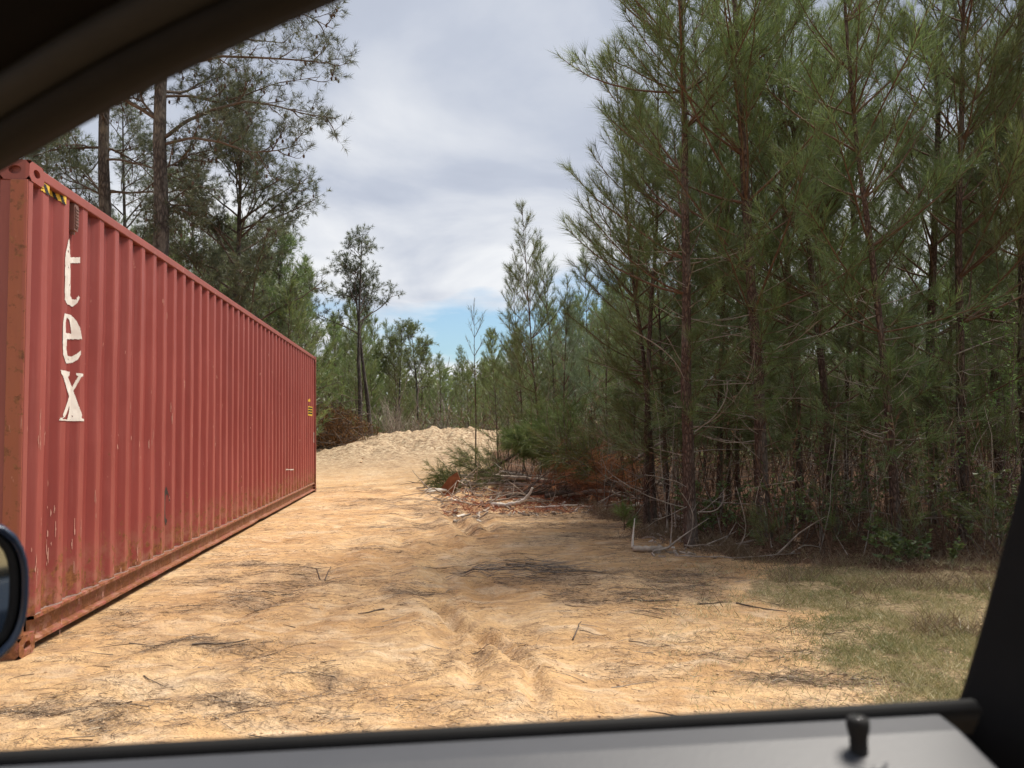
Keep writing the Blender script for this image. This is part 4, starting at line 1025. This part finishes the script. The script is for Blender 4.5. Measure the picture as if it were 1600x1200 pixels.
# --- fallen green pine top in the slash (leaning mass)
def fallen_top(seed, px, Y_, L, az, el, label, nl=.2, nn=26, dens=1.0, mat=M_NEED_FALL):
    r = np.random.RandomState(seed); m_ = MB()
    d0 = np.array([math.cos(az) * math.cos(el), math.sin(az) * math.cos(el), math.sin(el)])
    T = path(r, (0, 0, .12), d0, L, 8, -.01, .04); m_.tube(T, np.linspace(.045, .01, 9), 6, 0)
    for k in range(int(46 * dens)):
        t = .12 + .88 * k / (46 * dens); c, ax = interp(T, t); ax = unit(ax)
        s = unit(np.cross(ax, randn3(r))); s[2] = abs(s[2]) * .8
        l = (1.25 - .8 * t) * r.uniform(.5, 1.1) + .2
        Q = path(r, c, ax * .7 + s * .9, l, 5, -.05, .08); m_.tube(Q, np.linspace(.011, .004, 6), 3, 0); needles(m_, r, Q, nn * 1.3, nl, .0065, .3, tint=r.uniform(.2, .9), droop=.5)
        for q in range(4):
            c2, a2 = interp(Q, r.uniform(.3, .95)); R = path(r, c2, unit(a2) + unit(randn3(r)) * .6, l * .4, 3, -.05, .08); m_.tube(R, [.005, .004, .003, .002], 3, 0); needles(m_, r, R, nn, nl, .0065, .15, tint=r.uniform(.2, .9), droop=.5)
    p = at(px, 690, Y_)[0]; o = m_.build('fallen_pine_top', [M_TWIG, mat]); o.location = (p, Y_, float(height(p, Y_, False))); tag(o, label, 'fallen tree top'); return o
fallen_top(401, 975, 15.0, 2.1, math.pi * .97, .42, 'big drooping green pine top thrown on the slash heap', nn=56, dens=1.5)
fallen_top(402, 905, 16.2, 2.0, math.pi * .6, .75, 'upright broken green top behind the drooping one', nn=46)
fallen_top(403, 825, 16.5, 1.8, math.pi * 1.05, .10, 'flat green branch lying left of the slash heap', nn=36, mat=M_NEED_FALL, dens=.8)
fallen_top(404, 985, 13.0, 1.6, math.pi * .9, .5, 'olive green broken limb leaning by the stem clump', nn=24, dens=.8)
fallen_top(405, 790, 13.2, 1.7, .1, .10, 'rust-red dead branch flat on the sand in front of the logs', nn=24, mat=M_RED, dens=.6)
fallen_top(406, 850, 13.0, 1.4, .2, .12, 'rust-red dead branch beside the white log', nn=24, mat=M_RED, dens=.6)
fallen_top(407, 1000, 16.0, 1.6, 2.6, .5, 'dark heap of dead brown limbs behind the stem clump', nn=24, mat=M_BROWNLIT, dens=.8)

# --- logs and bare limbs
def log(name, pts, r0, r1, mat, label, cat, sides=9, twigs=0, seed=0, cut=None, group=None):
    """pts: list of (px, py, Y, lift) - lift above the ground in metres at that depth"""
    r = np.random.RandomState(seed); w = []
    for (px, Y_, lift) in pts:
        x = at(px, 690, Y_)[0]; w.append((x, Y_, float(height(x, Y_, False)) + lift))
    w = np.array(w); tt = np.linspace(0, len(w) - 1, 5 * (len(w) - 1) + 1); P = np.stack([np.interp(tt, np.arange(len(w)), w[:, k]) for k in range(3)], 1)
    P[1:-1] = (P[:-2] + P[1:-1] * 2 + P[2:]) / 4; P[:, 2] += r.normal(size=len(P)) * .006; o0_ = P[0].copy(); P = P - o0_
    m_ = MB(); m_.tube(P, np.linspace(r0, r1, len(P)), sides, 0, True, rough=.12, rng=r)
    if cut: m_.tube([P[-1], P[-1] + unit(P[-1] - P[-2]) * .004], r1 * .93, sides, 1, True)
    for k in range(twigs):
        c, ax = interp(P, r.uniform(.15, .95)); m_.tube(path(r, c, unit(ax) + unit(randn3(r) + (0, 0, .5)) * .9, r.uniform(.15, .6), 4, 0, .12), np.linspace(.010, .003, 5), 4, 0)
    o = m_.build(name, [mat, M_CUT]); o.location = o0_; tag(o, label, cat, group); return o
log('fallen_log', [(690, 17.0, .25), (760, 16.6, .28), (820, 16.0, .25), (870, 15.0, .18), (893, 14.2, .12)], .03, .065, M_LOG, 'long grey log across the slash heap with an orange cut end', 'log', twigs=5, seed=1, cut=True)
log('fallen_log', [(780, 17.4, .3), (830, 17.0, .22), (900, 16.4, .15), (950, 16.2, .12)], .035, .05, M_LOG, 'weathered log lying behind the long grey one', 'log', twigs=4, seed=2)
log('fallen_log', [(880, 16.0, .35), (915, 16.8, .40), (960, 17.5, .35)], .055, .045, M_LOG, 'short thick log at the top of the slash heap', 'log', twigs=2, seed=3)
log('peeled_log', [(878, 13.3, .10), (905, 13.2, .15), (948, 13.1, .14)], .05, .03, M_PEELED, 'bark-stripped white log lying in front of the slash heap', 'log', seed=4)
log('fallen_log', [(940, 13.0, .14), (975, 12.9, .08), (985, 12.8, .03)], .022, .012, M_LOG, 'thin grey stick running on from the white log', 'stick', seed=5)
log('peeled_branch', [(766, 12.6, .03), (795, 12.5, .05), (815, 12.4, .10), (826, 12.4, .22), (831, 12.4, .32)], .035, .018, M_PEELED, 'upcurved white branch, nearest the track in the slash', 'branch', seed=6)
log('fallen_branch', [(740, 12.7, .02), (765, 12.6, .06), (782, 12.7, .18)], .014, .008, M_DEAD, 'thin forked stick left of the upcurved white branch', 'branch', twigs=3, seed=7)
log('fallen_branch', [(760, 13.0, .05), (800, 13.2, .10), (850, 13.0, .06)], .02, .012, M_LOG, 'low stick under the red dead branches', 'branch', twigs=3, seed=8)
log('leaning_trunk', [(745, 19.5, .1), (790, 19.3, .5), (820, 19.2, .85)], .04, .03, M_BARK, 'dark trunk leaning up to the right behind the slash', 'trunk', twigs=6, seed=9)
log('leaning_trunk', [(955, 14.0, .25), (1010, 14.0, .8), (1090, 13.5, 1.25)], .04, .02, M_DEAD, 'long pale pole leaning up into the stem clump', 'pole', twigs=5, seed=10)
log('fallen_branch', [(870, 14.2, .7), (905, 14, .55), (935, 13.8, .5)], .012, .008, M_DEAD, 'bare pale twig poking from the drooping green top', 'branch', twigs=2, seed=11)
log('fallen_log', [(985, 7.9, .035), (1010, 7.85, .04), (1030, 7.9, .03)], .032, .028, M_LOG, 'short barked log lying beside the foremost pine', 'log', seed=12)
log('fallen_branch', [(1015, 7.75, .03), (1040, 7.8, .05), (1048, 7.85, .09)], .014, .008, M_DEAD, 'crooked stick between the short log and the foremost pine', 'branch', twigs=3, seed=13)
log('peeled_branch', [(984, 7.95, .03), (985, 7.95, .14), (989, 7.98, .33)], .018, .004, M_PEELED, 'upright pale splinter standing at the short barked log', 'splinter', seed=14)
log('fallen_branch', [(1050, 7.55, .02), (1140, 7.35, .03), (1245, 7.3, .02)], .007, .004, M_DEAD, 'long pale stick lying along the foot of the stand', 'branch', twigs=4, seed=15)
log('fallen_branch', [(1065, 7.9, .06), (1110, 7.85, .05), (1165, 7.9, .03)], .008, .005, M_DEAD, 'pale stick behind the foremost trunk on the litter', 'branch', twigs=3, seed=16)
log('fallen_log', [(905, 17.2, .45), (940, 17.6, .75), (960, 18, .9)], .03, .02, M_LOG, 'broken pole sticking up at the back of the heap', 'pole', twigs=4, seed=17)
r = np.random.RandomState(91)
for k in range(80):
    px = r.uniform(690, 1000); Y_ = r.uniform(12.2, 18.5); a = r.uniform(-95, 95); l = r.uniform(.03, .38)
    c0 = [M_DEAD, M_LOG, M_TWIG, M_PEELED][r.choice(4, p=[.35, .35, .2, .1])]
    log('slash_stick', [(px, Y_, l * r.random()), (px + a * .5, Y_ + r.normal() * .2, l), (px + a, Y_ + r.normal() * .4, l * r.random())], r.uniform(.005, .015), .003, c0, 'loose broken limb in the slash heap', 'branch', 6, 2, 500 + k, group='loose limbs in the slash heap')
log('fallen_log', [(700, 15.8, .12), (780, 15.6, .18), (850, 15.0, .14), (905, 14.8, .10)], .022, .04, M_DEAD, 'pale straight log just below the long grey one', 'log', twigs=4, seed=31)
log('fallen_log', [(930, 15.0, .30), (985, 15.2, .22), (1040, 14.6, .10)], .05, .035, M_LOG, 'grey log running from the heap into the stem clump', 'log', twigs=3, seed=32)
log('fallen_branch', [(650, 16.6, .03), (700, 16.3, .10), (745, 16.3, .16)], .012, .02, M_LOG, 'thin grey pole reaching furthest left onto the track', 'pole', twigs=2, seed=33)
log('peeled_branch', [(835, 12.3, .02), (870, 12.2, .04), (900, 12.3, .03)], .02, .012, M_PEELED, 'short pale stick below the red dead branches', 'branch', seed=34)
log('fallen_branch', [(900, 12.2, .02), (950, 12.0, .07), (1000, 11.8, .03)], .014, .008, M_DEAD, 'pale curved limb lying toward the stem clump', 'branch', twigs=3, seed=35)
# chips and bark slabs on the sand before the heap
cp = MB(); r = np.random.RandomState(92)
for k in range(520):
    px = r.uniform(690, 1110); Y_ = r.uniform(11.2, 17) if px < 1000 else r.uniform(7.6, 11); x = at(px, 690, Y_)[0]; g = float(height(x, Y_, True))
    L, w_, a = r.uniform(.015, .09) * (1 if px < 1000 else .5), r.uniform(.006, .03) * (1 if px < 1000 else .5), r.uniform(0, 3.14); M_ = Matrix.Translation((x, Y_, g + .006)) @ Euler((r.normal() * .3, r.normal() * .3, a)).to_matrix().to_4x4()
    cp.box((-L, -w_, -.008), (L, w_, .012), r.choice(3, p=[.62, .28, .10]), M_)
o = cp.build('wood_chips', [M_LOG, M_DEAD, M_PEELED]); tag(o, 'bark slabs and wood chips strewn before the slash heap', 'wood chips', kind='stuff')
# upturned root plate
m_ = MB(); r = np.random.RandomState(93)
pl = np.array([(-.10, 0, .0), (.10, 0, .02), (.26, .02, .30), (.20, .03, .44), (.04, .02, .34), (-.12, 0, .12)])
m_.add(np.concatenate([pl, pl + (0, .05, 0)]), [(0, 1, 2, 3), (0, 3, 4, 5)]); m_.f.append((np.array([(6, 9, 8, 7), (6, 11, 10, 9)]), 0, False))
m_.f.append((np.array([(i, i + 6, (i + 1) % 6 + 6, (i + 1) % 6) for i in range(6)]), 0, False))
for k in range(5): m_.tube(path(r, (.0, 0, .1), (-.6 - r.random(), -.3 * r.random(), -.2 + .5 * r.random()), .42, 4, -.1, .15), np.linspace(.022, .006, 5), 5, 1)
x = at(697, 690, 14.6)[0]; o = m_.build('root_plate', [M_ROOT, M_PEELED]); o.location = (x, 14.6, float(height(x, 14.6))); tag(o, 'rust-brown upturned root slab with pale roots at the left of the slash', 'root')

# --- scattered twigs and straw on the sand
def scatter(name, n, region, mask, Lr, w, mats, label, cat, mi=0, lift=.006, flat=.12, seed=0, tall=0, tint=None):
    r = np.random.RandomState(seed); got = []; tot = 0
    while tot < n:
        c = region(r, 60000); mm = mask(c[:, 0], c[:, 1]); k = c[r.random(len(c)) < mm]; got.append(k); tot += len(k)
        if len(got) > 40: break
    p = np.concatenate(got)[:n]; z = height(p[:, 0], p[:, 1], True) + lift; n = len(p)
    th = r.uniform(0, 6.28, n)
    if tall: d = np.stack([np.cos(th) * .7, np.sin(th) * .7, r.uniform(.25, 1.2, n)], 1)
    else: d = np.stack([np.cos(th), np.sin(th), r.normal(size=n) * flat], 1)
    d /= np.linalg.norm(d, axis=1)[:, None]
    m_ = MB(); m_.blades(np.stack([p[:, 0], p[:, 1], z], 1), d, r.uniform(Lr[0], Lr[1], n), w, mi, np.clip(.5 + r.normal(size=n) * .25, 0, 1) if tint is None else tint(p, r))
    o = m_.build(name, mats); tag(o, label, cat, kind='stuff'); return o
def reg_sand(r, n): # even in picture space: denser near the viewer
    y = 2.6 * (26 / 2.6) ** r.random(n); return np.stack([r.uniform(-.75, .75, n) * y, y], 1)
scatter('pine_straw', 66000, reg_sand, lambda x, y: np.clip(debris_mask(x, y) * .9, 0, 1) * (1 - forest_mask(x, y)) + .22 * smooth(.47, .58, fbm(x * 2.3, y * 3.4, 91, 5, .6)) + .02, (.02, .10), .0028, [M_TWIGBITS], 'dark pine straw and twig bits strewn over the sand', 'pine straw', seed=1)
def reg_slash(r, n):
    y = r.uniform(11.6, 16.5, n); return np.stack([(r.uniform(690, 1000, n) - 800) / 1200 * y, y], 1)
scatter('red_needles', 9000, reg_slash, lambda x, y: smooth(.42, .6, fbm(x * 1.8, y * 1.8, 95)) + .05, (.05, .16), .007, [M_RED], 'rust-red dead needles strewn through the slash', 'needle litter', seed=12, flat=.6, lift=.02)
def reg_edge(r, n):
    y = 4.6 * (16 / 4.6) ** r.random(n); return np.stack([r.uniform(-.1, .85, n) * y, y], 1)
scatter('leaf_litter', 42000, reg_edge, lambda x, y: forest_mask(x, y) * .9 + .0, (.03, .12), .006, [M_BROWNLIT], 'brown needle litter on the floor of the stand', 'leaf litter', seed=2, flat=.5)
scatter('weeds', 8000, reg_edge, lambda x, y: np.clip(forest_mask(x, y) * 1.6 * (forest_mask(x, y) < .999) + grass_mask(x, y) * .25, 0, 1) * smooth(.45, .65, fbm(x * 1.5, y * 1.5, 71)) + forest_mask(x, y) * smooth(8, 6.5, y) * .2, (.04, .20), .005, [M_STRAW], 'dry weeds and straw stalks along the foot of the stand', 'weeds', seed=3, tall=1, tint=lambda p, r: np.clip(.28 + r.normal(size=len(p)) * .16, 0, 1))
def reg_grass(r, n):
    y = 3.0 * (7.8 / 3.0) ** r.random(n); return np.stack([r.uniform(.15, .85, n) * y, y], 1)
gtint = lambda p, r: np.clip(.42 + (fbm(p[:, 0] * 1.6, p[:, 1] * 1.6, 55) - .5) * 1.0 + r.normal(size=len(p)) * .22, 0, 1)
M_GRASS = mat_needles('dormant_grass', (.13, .15, .05), (.36, .31, .15), (.70, .60, .39), .3, .03)
scatter('short_grass', 62000, reg_grass, lambda x, y: grass_mask(x, y) * smooth(.30, .62, fbm(x * 5, y * 5, 72, 5, .6)) * .95 + .035 * (x > .8), (.015, .062), .0036, [M_GRASS], 'short dormant grass, straw and green, at the edge of the sand', 'grass', seed=4, tall=1, tint=gtint)
# individual bigger sticks on the sand, joined
st = MB(); r = np.random.RandomState(6)
for k in range(700):
    while True:
        c = reg_sand(r, 1)[0]
        if c[1] > 3 and r.random() < float(debris_mask(c[0], c[1])) + .03 and (c[0] > -2.6 - .1125 * (c[1] - 4.4)): break
    a = r.uniform(-.7, .7) + (3.14 if r.random() < .5 else 0); L = r.uniform(.05, .26)
    P = path(r, (c[0], c[1], 0), (math.cos(a), math.sin(a), 0), L, 4, 0, .14); P[:, 2] = height(P[:, 0], P[:, 1], True) + .004
    st.tube(P, np.linspace(.0024, .001, 5) * r.uniform(.6, 1.5), 3, 0 if r.random() < .8 else 1)
c = gp(795, 890)
for k in range(130):   # the low heap of twigs in mid-picture
    p = np.array([c[0] + r.normal() * .30, c[1] + r.normal() * .16]); a = r.uniform(-.9, .9); L = r.uniform(.12, .5)
    P = path(r, (*p, 0), (math.cos(a), math.sin(a), 0), L, 4, 0, .12); P[:, 2] = height(P[:, 0], P[:, 1], True) + .005 + .05 * r.random() * math.exp(-((p[0] - c[0]) / .3) ** 2)
    st.tube(P, np.linspace(.003, .001, 5), 3, 0 if k % 2 else 1)
for (a, b) in [((1090, 945), (1150, 942)), ((1150, 942), (1230, 952)), ((895, 1000), (915, 975)), ((985, 940), (1060, 938)), ((508, 905), (512, 880)), ((500, 900), (498, 885)), ((300, 1015), (390, 1000)), ((600, 955), (560, 965))]:
    A, B = gp(*a), gp(*b); P = path(r, (*A, 0), (*(B - A), 0), np.linalg.norm(B - A), 5, 0, .08); P[:, 2] = height(P[:, 0], P[:, 1], True) + .006; st.tube(P, np.linspace(.006, .003, 6), 4, 0)
o = st.build('twigs', [M_TWIG, M_DEAD]); tag(o, 'thin dark twigs lying about on the sand', 'twigs', kind='stuff')
# small clods
cl = MB(); r = np.random.RandomState(8)
ico = np.array([(0,0,1),(.9,0,.3),(.28,.85,.4),(-.7,.5,.3),(-.75,-.5,.35),(.3,-.85,.3),(0,0,-.4)], float)
icf = [(0,1,2),(0,2,3),(0,3,4),(0,4,5),(0,5,1),(6,2,1),(6,3,2),(6,4,3),(6,5,4),(6,1,5)]
for k in range(1500):
    c = reg_sand(r, 1)[0]
    if c[0] < -2.7 - .1125 * (c[1] - 4.4): continue
    s_ = r.uniform(.003, .012) * (1 + (c[1] > 24) * 8 * r.random()); v = ico * r.uniform(.7, 1.3, (7, 1)) * s_ * (1, 1, .7); v += (c[0], c[1], float(height(c[0], c[1], True)) + s_ * .2)
    cl.add(v, icf)
o = cl.build('sand_clods', [simple_noise('sand_clod', (.36, .22, .12), (.66, .46, .28), 30)]); tag(o, 'small clods and crumbs of sand on the track', 'clods', kind='stuff')

# ------------------------------------------------------------------ the car the picture is taken from
M_RUB = plain('black_rubber', (.012, .012, .012), .75, spec=.25)
M_TRIM = plain('grey_door_plastic', (.21, .215, .235), .45, spec=.5)
t = NT('grained_door_plastic'); o_ = t.obj(); v_ = t.n('ShaderNodeTexVoronoi'); t.l(o_, v_.inputs['Vector']); v_.inputs['Scale'].default_value = 420
M_TRIM = t.pbr(t.ramp(t.noise(o_, 25, 5, .7), [(.3, (.048, .050, .057)), (.7, (.054, .056, .063))]), .48, normal=t.bump(v_.outputs['Distance'], .0003, .3))
M_PIL = plain('shade_toned_pillar_trim', (.010, .010, .0105), .8, spec=.12)  # dimness of the closed cabin is put into this near-black colour
M_HEAD = plain('shade_toned_headliner', (.005, .0045, .004), .95, spec=.05)  # lining colour carries the cabin shade, blacker than the cloth itself
M_BLUE = plain('dark_blue_mirror_shell', (.010, .022, .05), .25, spec=.6)
M_SKIN = plain('dark_blue_car_paint', (.010, .020, .045), .25, spec=.6)
t = NT('mirror_glass'); M_MIR = t.pbr((.55, .58, .55), .06, 1.0)
M_CHROME = plain('satin_knob_top', (.30, .30, .31), .25, 1.0)
A0 = at(0, 1160, .543); A1 = at(1490, 1107, .612); A1[2] = A0[2] = (A0[2] + A1[2]) / 2
U = unit(A1 - A0); Nn = np.array([-U[1], U[0], 0]); Zz = np.array([0, 0, 1.])
O = A0 + U * (.36)
car = empty('car', (float(O[0]), float(O[1]), 0)); tag(car, 'dark car around the viewer, its open side window framing the clearing', 'car')
Oc = np.array([O[0], O[1], 0])
def cw(u, n, z): return O + U * u + Nn * n + Zz * z - Oc
def loft(name, prof_pts, us, mat, bev=0):
    """extrude a closed (n,z) profile along the sill direction"""
    m_ = MB(); k = len(prof_pts); vs = [cw(u, n + f(u)[0] if callable(f) else n, z) for u in us for (n, z) in prof_pts for f in [None]]
    vs = np.array(vs).reshape(len(us), k, 3); i = np.arange(len(us) - 1)[:, None] * k; j = np.arange(k)[None]; j2 = (j + 1) % k
    m_.add(vs.reshape(-1, 3), np.stack([i + j, i + k + j, i + k + j2, i + j2], -1).reshape(-1, 4), 0, smooth=False)
    m_.f.append((np.array([list(range(k))]), 0, False)); m_.f.append((np.array([list(range(k))[::-1]]) + (len(us) - 1) * k, 0, False))
    o = m_.build(name, mat, car); md = o.modifiers.new('bevel', 'BEVEL'); md.width = .004; md.segments = 3; md.limit_method = 'ANGLE'
    return o
us = np.linspace(-.75, .36, 12)
loft('window_seal', [(.008, -.004), (.004, 0), (-.001, -.0008), (-.003, -.004), (-.0035, -.014), (.006, -.030)], us, M_RUB)
loft('seal_strip', [(-.0036, -.0045), (-.0052, -.0045), (-.0056, -.010), (-.0036, -.010)], us, M_PIL)
door_card = loft('door_card', [(.010, -.031), (-.0058, -.0065), (-.030, -.010), (-.070, -.022), (-.105, -.040), (-.125, -.080), (-.128, -.45), (-.05, -.62), (.010, -.62)], np.linspace(-.75, .325, 12), M_TRIM)
loft('door_skin', [(.012, -.016), (.024, -.018), (.052, -.06), (.075, -.25), (.080, -.45), (.06, -.66), (.015, -.66)], us, M_SKIN)
# rear pillar of the window frame: outline in the door plane, real thickness
def uz(px, py, Yd=None, n=0.035):
    d = pdir(px, py); o_ = np.array([0, 0, CAM_H]) - O; tt = (n - o_ @ Nn) / (d @ Nn); p = o_ + d * tt; return float(p @ U), float(p[2])
edge = [uz(1484, 1290), uz(1486, 1200), uz(1490, 1115), uz(1506, 1072), uz(1532, 985), uz(1558, 890), uz(1580, 810), uz(1606, 700), uz(1640, 560), uz(1690, 380), uz(1750, 200)]
m_ = MB(); k = len(edge)
layers = [(.035, .0), (.030, .002), (.012, 0.012), (-.010, .024), (-.030, .036), (-.045, .060), (-.050, .095), (-.05, .30), (.035, .30)]
vs = np.array([[cw(u + du, n, z) for (n, du) in layers] for (u, z) in edge])
kk_ = len(layers); i = np.arange(k - 1)[:, None] * kk_; j = np.arange(kk_)[None]; j2 = (j + 1) % kk_
m_.add(vs.reshape(-1, 3), np.stack([i + j, i + kk_ + j, i + kk_ + j2, i + j2], -1).reshape(-1, 4), 0, smooth=True)
m_.build('rear_pillar', M_PIL, car)
m_ = MB(); m_.tube([cw(u + .070, -.052, z) for (u, z) in edge], .010, 8); m_.build('pillar_seal', M_RUB, car)
m_ = MB(); m_.tube([cw(u + .12, -.060, z) for (u, z) in edge], .009, 8); m_.build('belt_guide', M_PIL, car)
# lock knob
kx, kz = uz(1343, 1195, n=-.045); kn = -.045; zt = -.024
kp = cw(kx, kn, zt)
m_ = MB(); m_.tube([kp + Zz * z for z in (-.006, .003, .006, .004)], [.021, .021, .0185, .013], 24, cap=True); ring = m_.build('knob_collar', M_TRIM, car)
m_ = MB(); m_.tube([kp + Zz * z for z in (-.004, .004, .007, .018, .026, .031, .033)], [.0095, .0092, .0062, .0060, .0078, .0078, .0060], 16, cap=True); kb = m_.build('lock_knob', M_RUB, car)
m_ = MB(); m_.tube([kp + Zz * z for z in (.033, .0335)], [.0035, .0030], 12, cap=True); m_.build('knob_cap', M_CHROME, car)
# front pillar and roof rail: swept along a curve
cv = [(-160, 352, .56), (-60, 288, .53), (0, 252, .51), (60, 219, .495), (120, 185, .48), (200, 142, .465), (300, 95, .45), (400, 49, .44), (500, 6, .43), (600, -32, .425), (750, -78, .42), (1000, -130, .42), (1400, -150, .43), (1800, -60, .45)]
C0 = np.array([at(a, b - 24 - a * .012, Y_) for a, b, Y_ in cv]) - Oc
tt = np.linspace(0, len(C0) - 1, 60); C0 = np.stack([np.interp(tt, np.arange(len(C0)), C0[:, k]) for k in range(3)], 1)
for _ in range(6): C0[1:-1] = (C0[:-2] + 2 * C0[1:-1] + C0[2:]) / 4
tg = np.gradient(C0, axis=0); tg /= np.linalg.norm(tg, axis=1)[:, None]
toward = np.array([-.05, -1., .0]); upv = np.cross(tg, -toward); upv = -upv if upv[20, 2] < 0 else upv; upv /= np.linalg.norm(upv, axis=1)[:, None]
tow = np.cross(upv, tg); tow = tow if tow[20, 1] < 0 else -tow
def band(name, prof, mat, sm=True):
    m_ = MB(); vs = C0[:, None] + upv[:, None] * np.array([p[0] for p in prof])[None, :, None] + tow[:, None] * np.array([p[1] for p in prof])[None, :, None]
    n, k = vs.shape[:2]; i = np.arange(n - 1)[:, None] * k; j = np.arange(k)[None]; j2 = (j + 1) % k
    m_.add(vs.reshape(-1, 3), np.stack([i + j, i + k + j, i + k + j2, i + j2], -1).reshape(-1, 4), 0, smooth=sm)
    return m_.build(name, mat, car)
band('window_frame', [(0, -.012), (-.001, 0), (.003, .006), (.009, .008), (.014, .004), (.018, -.03), (.006, -.03)], M_PIL)
band('door_seal', [(.012, 0), (.012, .016), (.020, .022), (.030, .020), (.034, .004), (.03, -.02)], M_RUB)
band('pillar_trim', [(.028, .012), (.030, .026), (.040, .034), (.062, .040), (.085, .044), (.10, .030), (.09, -.03), (.04, -.03)], M_HEAD)
band('roof_lining', [(.082, .030), (.084, .050), (.13, .080), (.20, .14), (.27, .30), (.29, .75), (.31, .75), (.30, .28), (.22, .10), (.12, .03)], M_HEAD)
band('roof_skin', [(.02, -.034), (.10, -.036), (.24, .04), (.33, .28), (.35, .76), (.36, .76), (.345, .26), (.25, .02), (.10, -.05), (.018, -.045)], M_SKIN)
# wing mirror
mc = at(-46, 930, .86) - Oc
mir = empty('side_mirror'); mir.parent = car; mir.location = mc; mir.rotation_euler = (0, 0, rad(42))
def srect(n, a, b, p=3.2):
    th = np.linspace(0, 2 * np.pi, n, endpoint=False); c, s = np.cos(th), np.sin(th)
    rr = (np.abs(c / a) ** p + np.abs(s / b) ** p) ** (-1 / p); return rr * c, rr * s
m_ = MB(); rings = [(-.004, .88, .90), (-.010, .95, .96), (-.008, 1.0, 1.0), (.012, 1.03, 1.02), (.045, .96, .95), (.075, .75, .75), (.090, .40, .40), (.093, .02, .02)]
nn_ = 32; vs = []
for (yy_, sa, sb) in rings:
    a, b = srect(nn_, .054 * sa, .079 * sb, 2.6); vs.append(np.stack([a, np.full(nn_, yy_), b], 1))
vs = np.array(vs); i = np.arange(len(rings) - 1)[:, None] * nn_; j = np.arange(nn_)[None]; j2 = (j + 1) % nn_
m_.add(vs.reshape(-1, 3), np.stack([i + j, i + j2, i + nn_ + j2, i + nn_ + j], -1).reshape(-1, 4), 0, smooth=True)
m_.build('housing', M_BLUE, mir)
m_ = MB(); rg = [(.0015, .0465, .0705), (-.0035, .044, .069), (-.002, .037, .064), (.0035, .036, .063)]
vs = np.array([np.stack([srect(nn_, q[1], q[2], 2.6)[0], np.full(nn_, q[0]), srect(nn_, q[1], q[2], 2.6)[1]], 1) for q in rg]); i = np.arange(3)[:, None] * nn_
m_.add(vs.reshape(-1, 3), np.stack([i + j, i + j2, i + nn_ + j2, i + nn_ + j], -1).reshape(-1, 4), 0, smooth=True); m_.build('bezel', M_RUB, mir)
m_ = MB(); a, b = srect(nn_, .0370, .0640, 2.6); m_.add(np.concatenate([np.stack([a, np.full(nn_, .002), b], 1), np.stack([a, np.full(nn_, .006), b], 1)]), [list(range(nn_)), list(range(nn_, 2 * nn_))]); m_.build('mirror_glass', M_MIR, mir)
m_ = MB(); m_.tube([(0, .04, -.05), (-.06, .02, -.09), (-.13, -.10, -.13), (-.17, -.28, -.15)], [.02, .022, .024, .03], 8); m_.build('mirror_arm', M_RUB, mir)
bpy.context.view_layer.update()
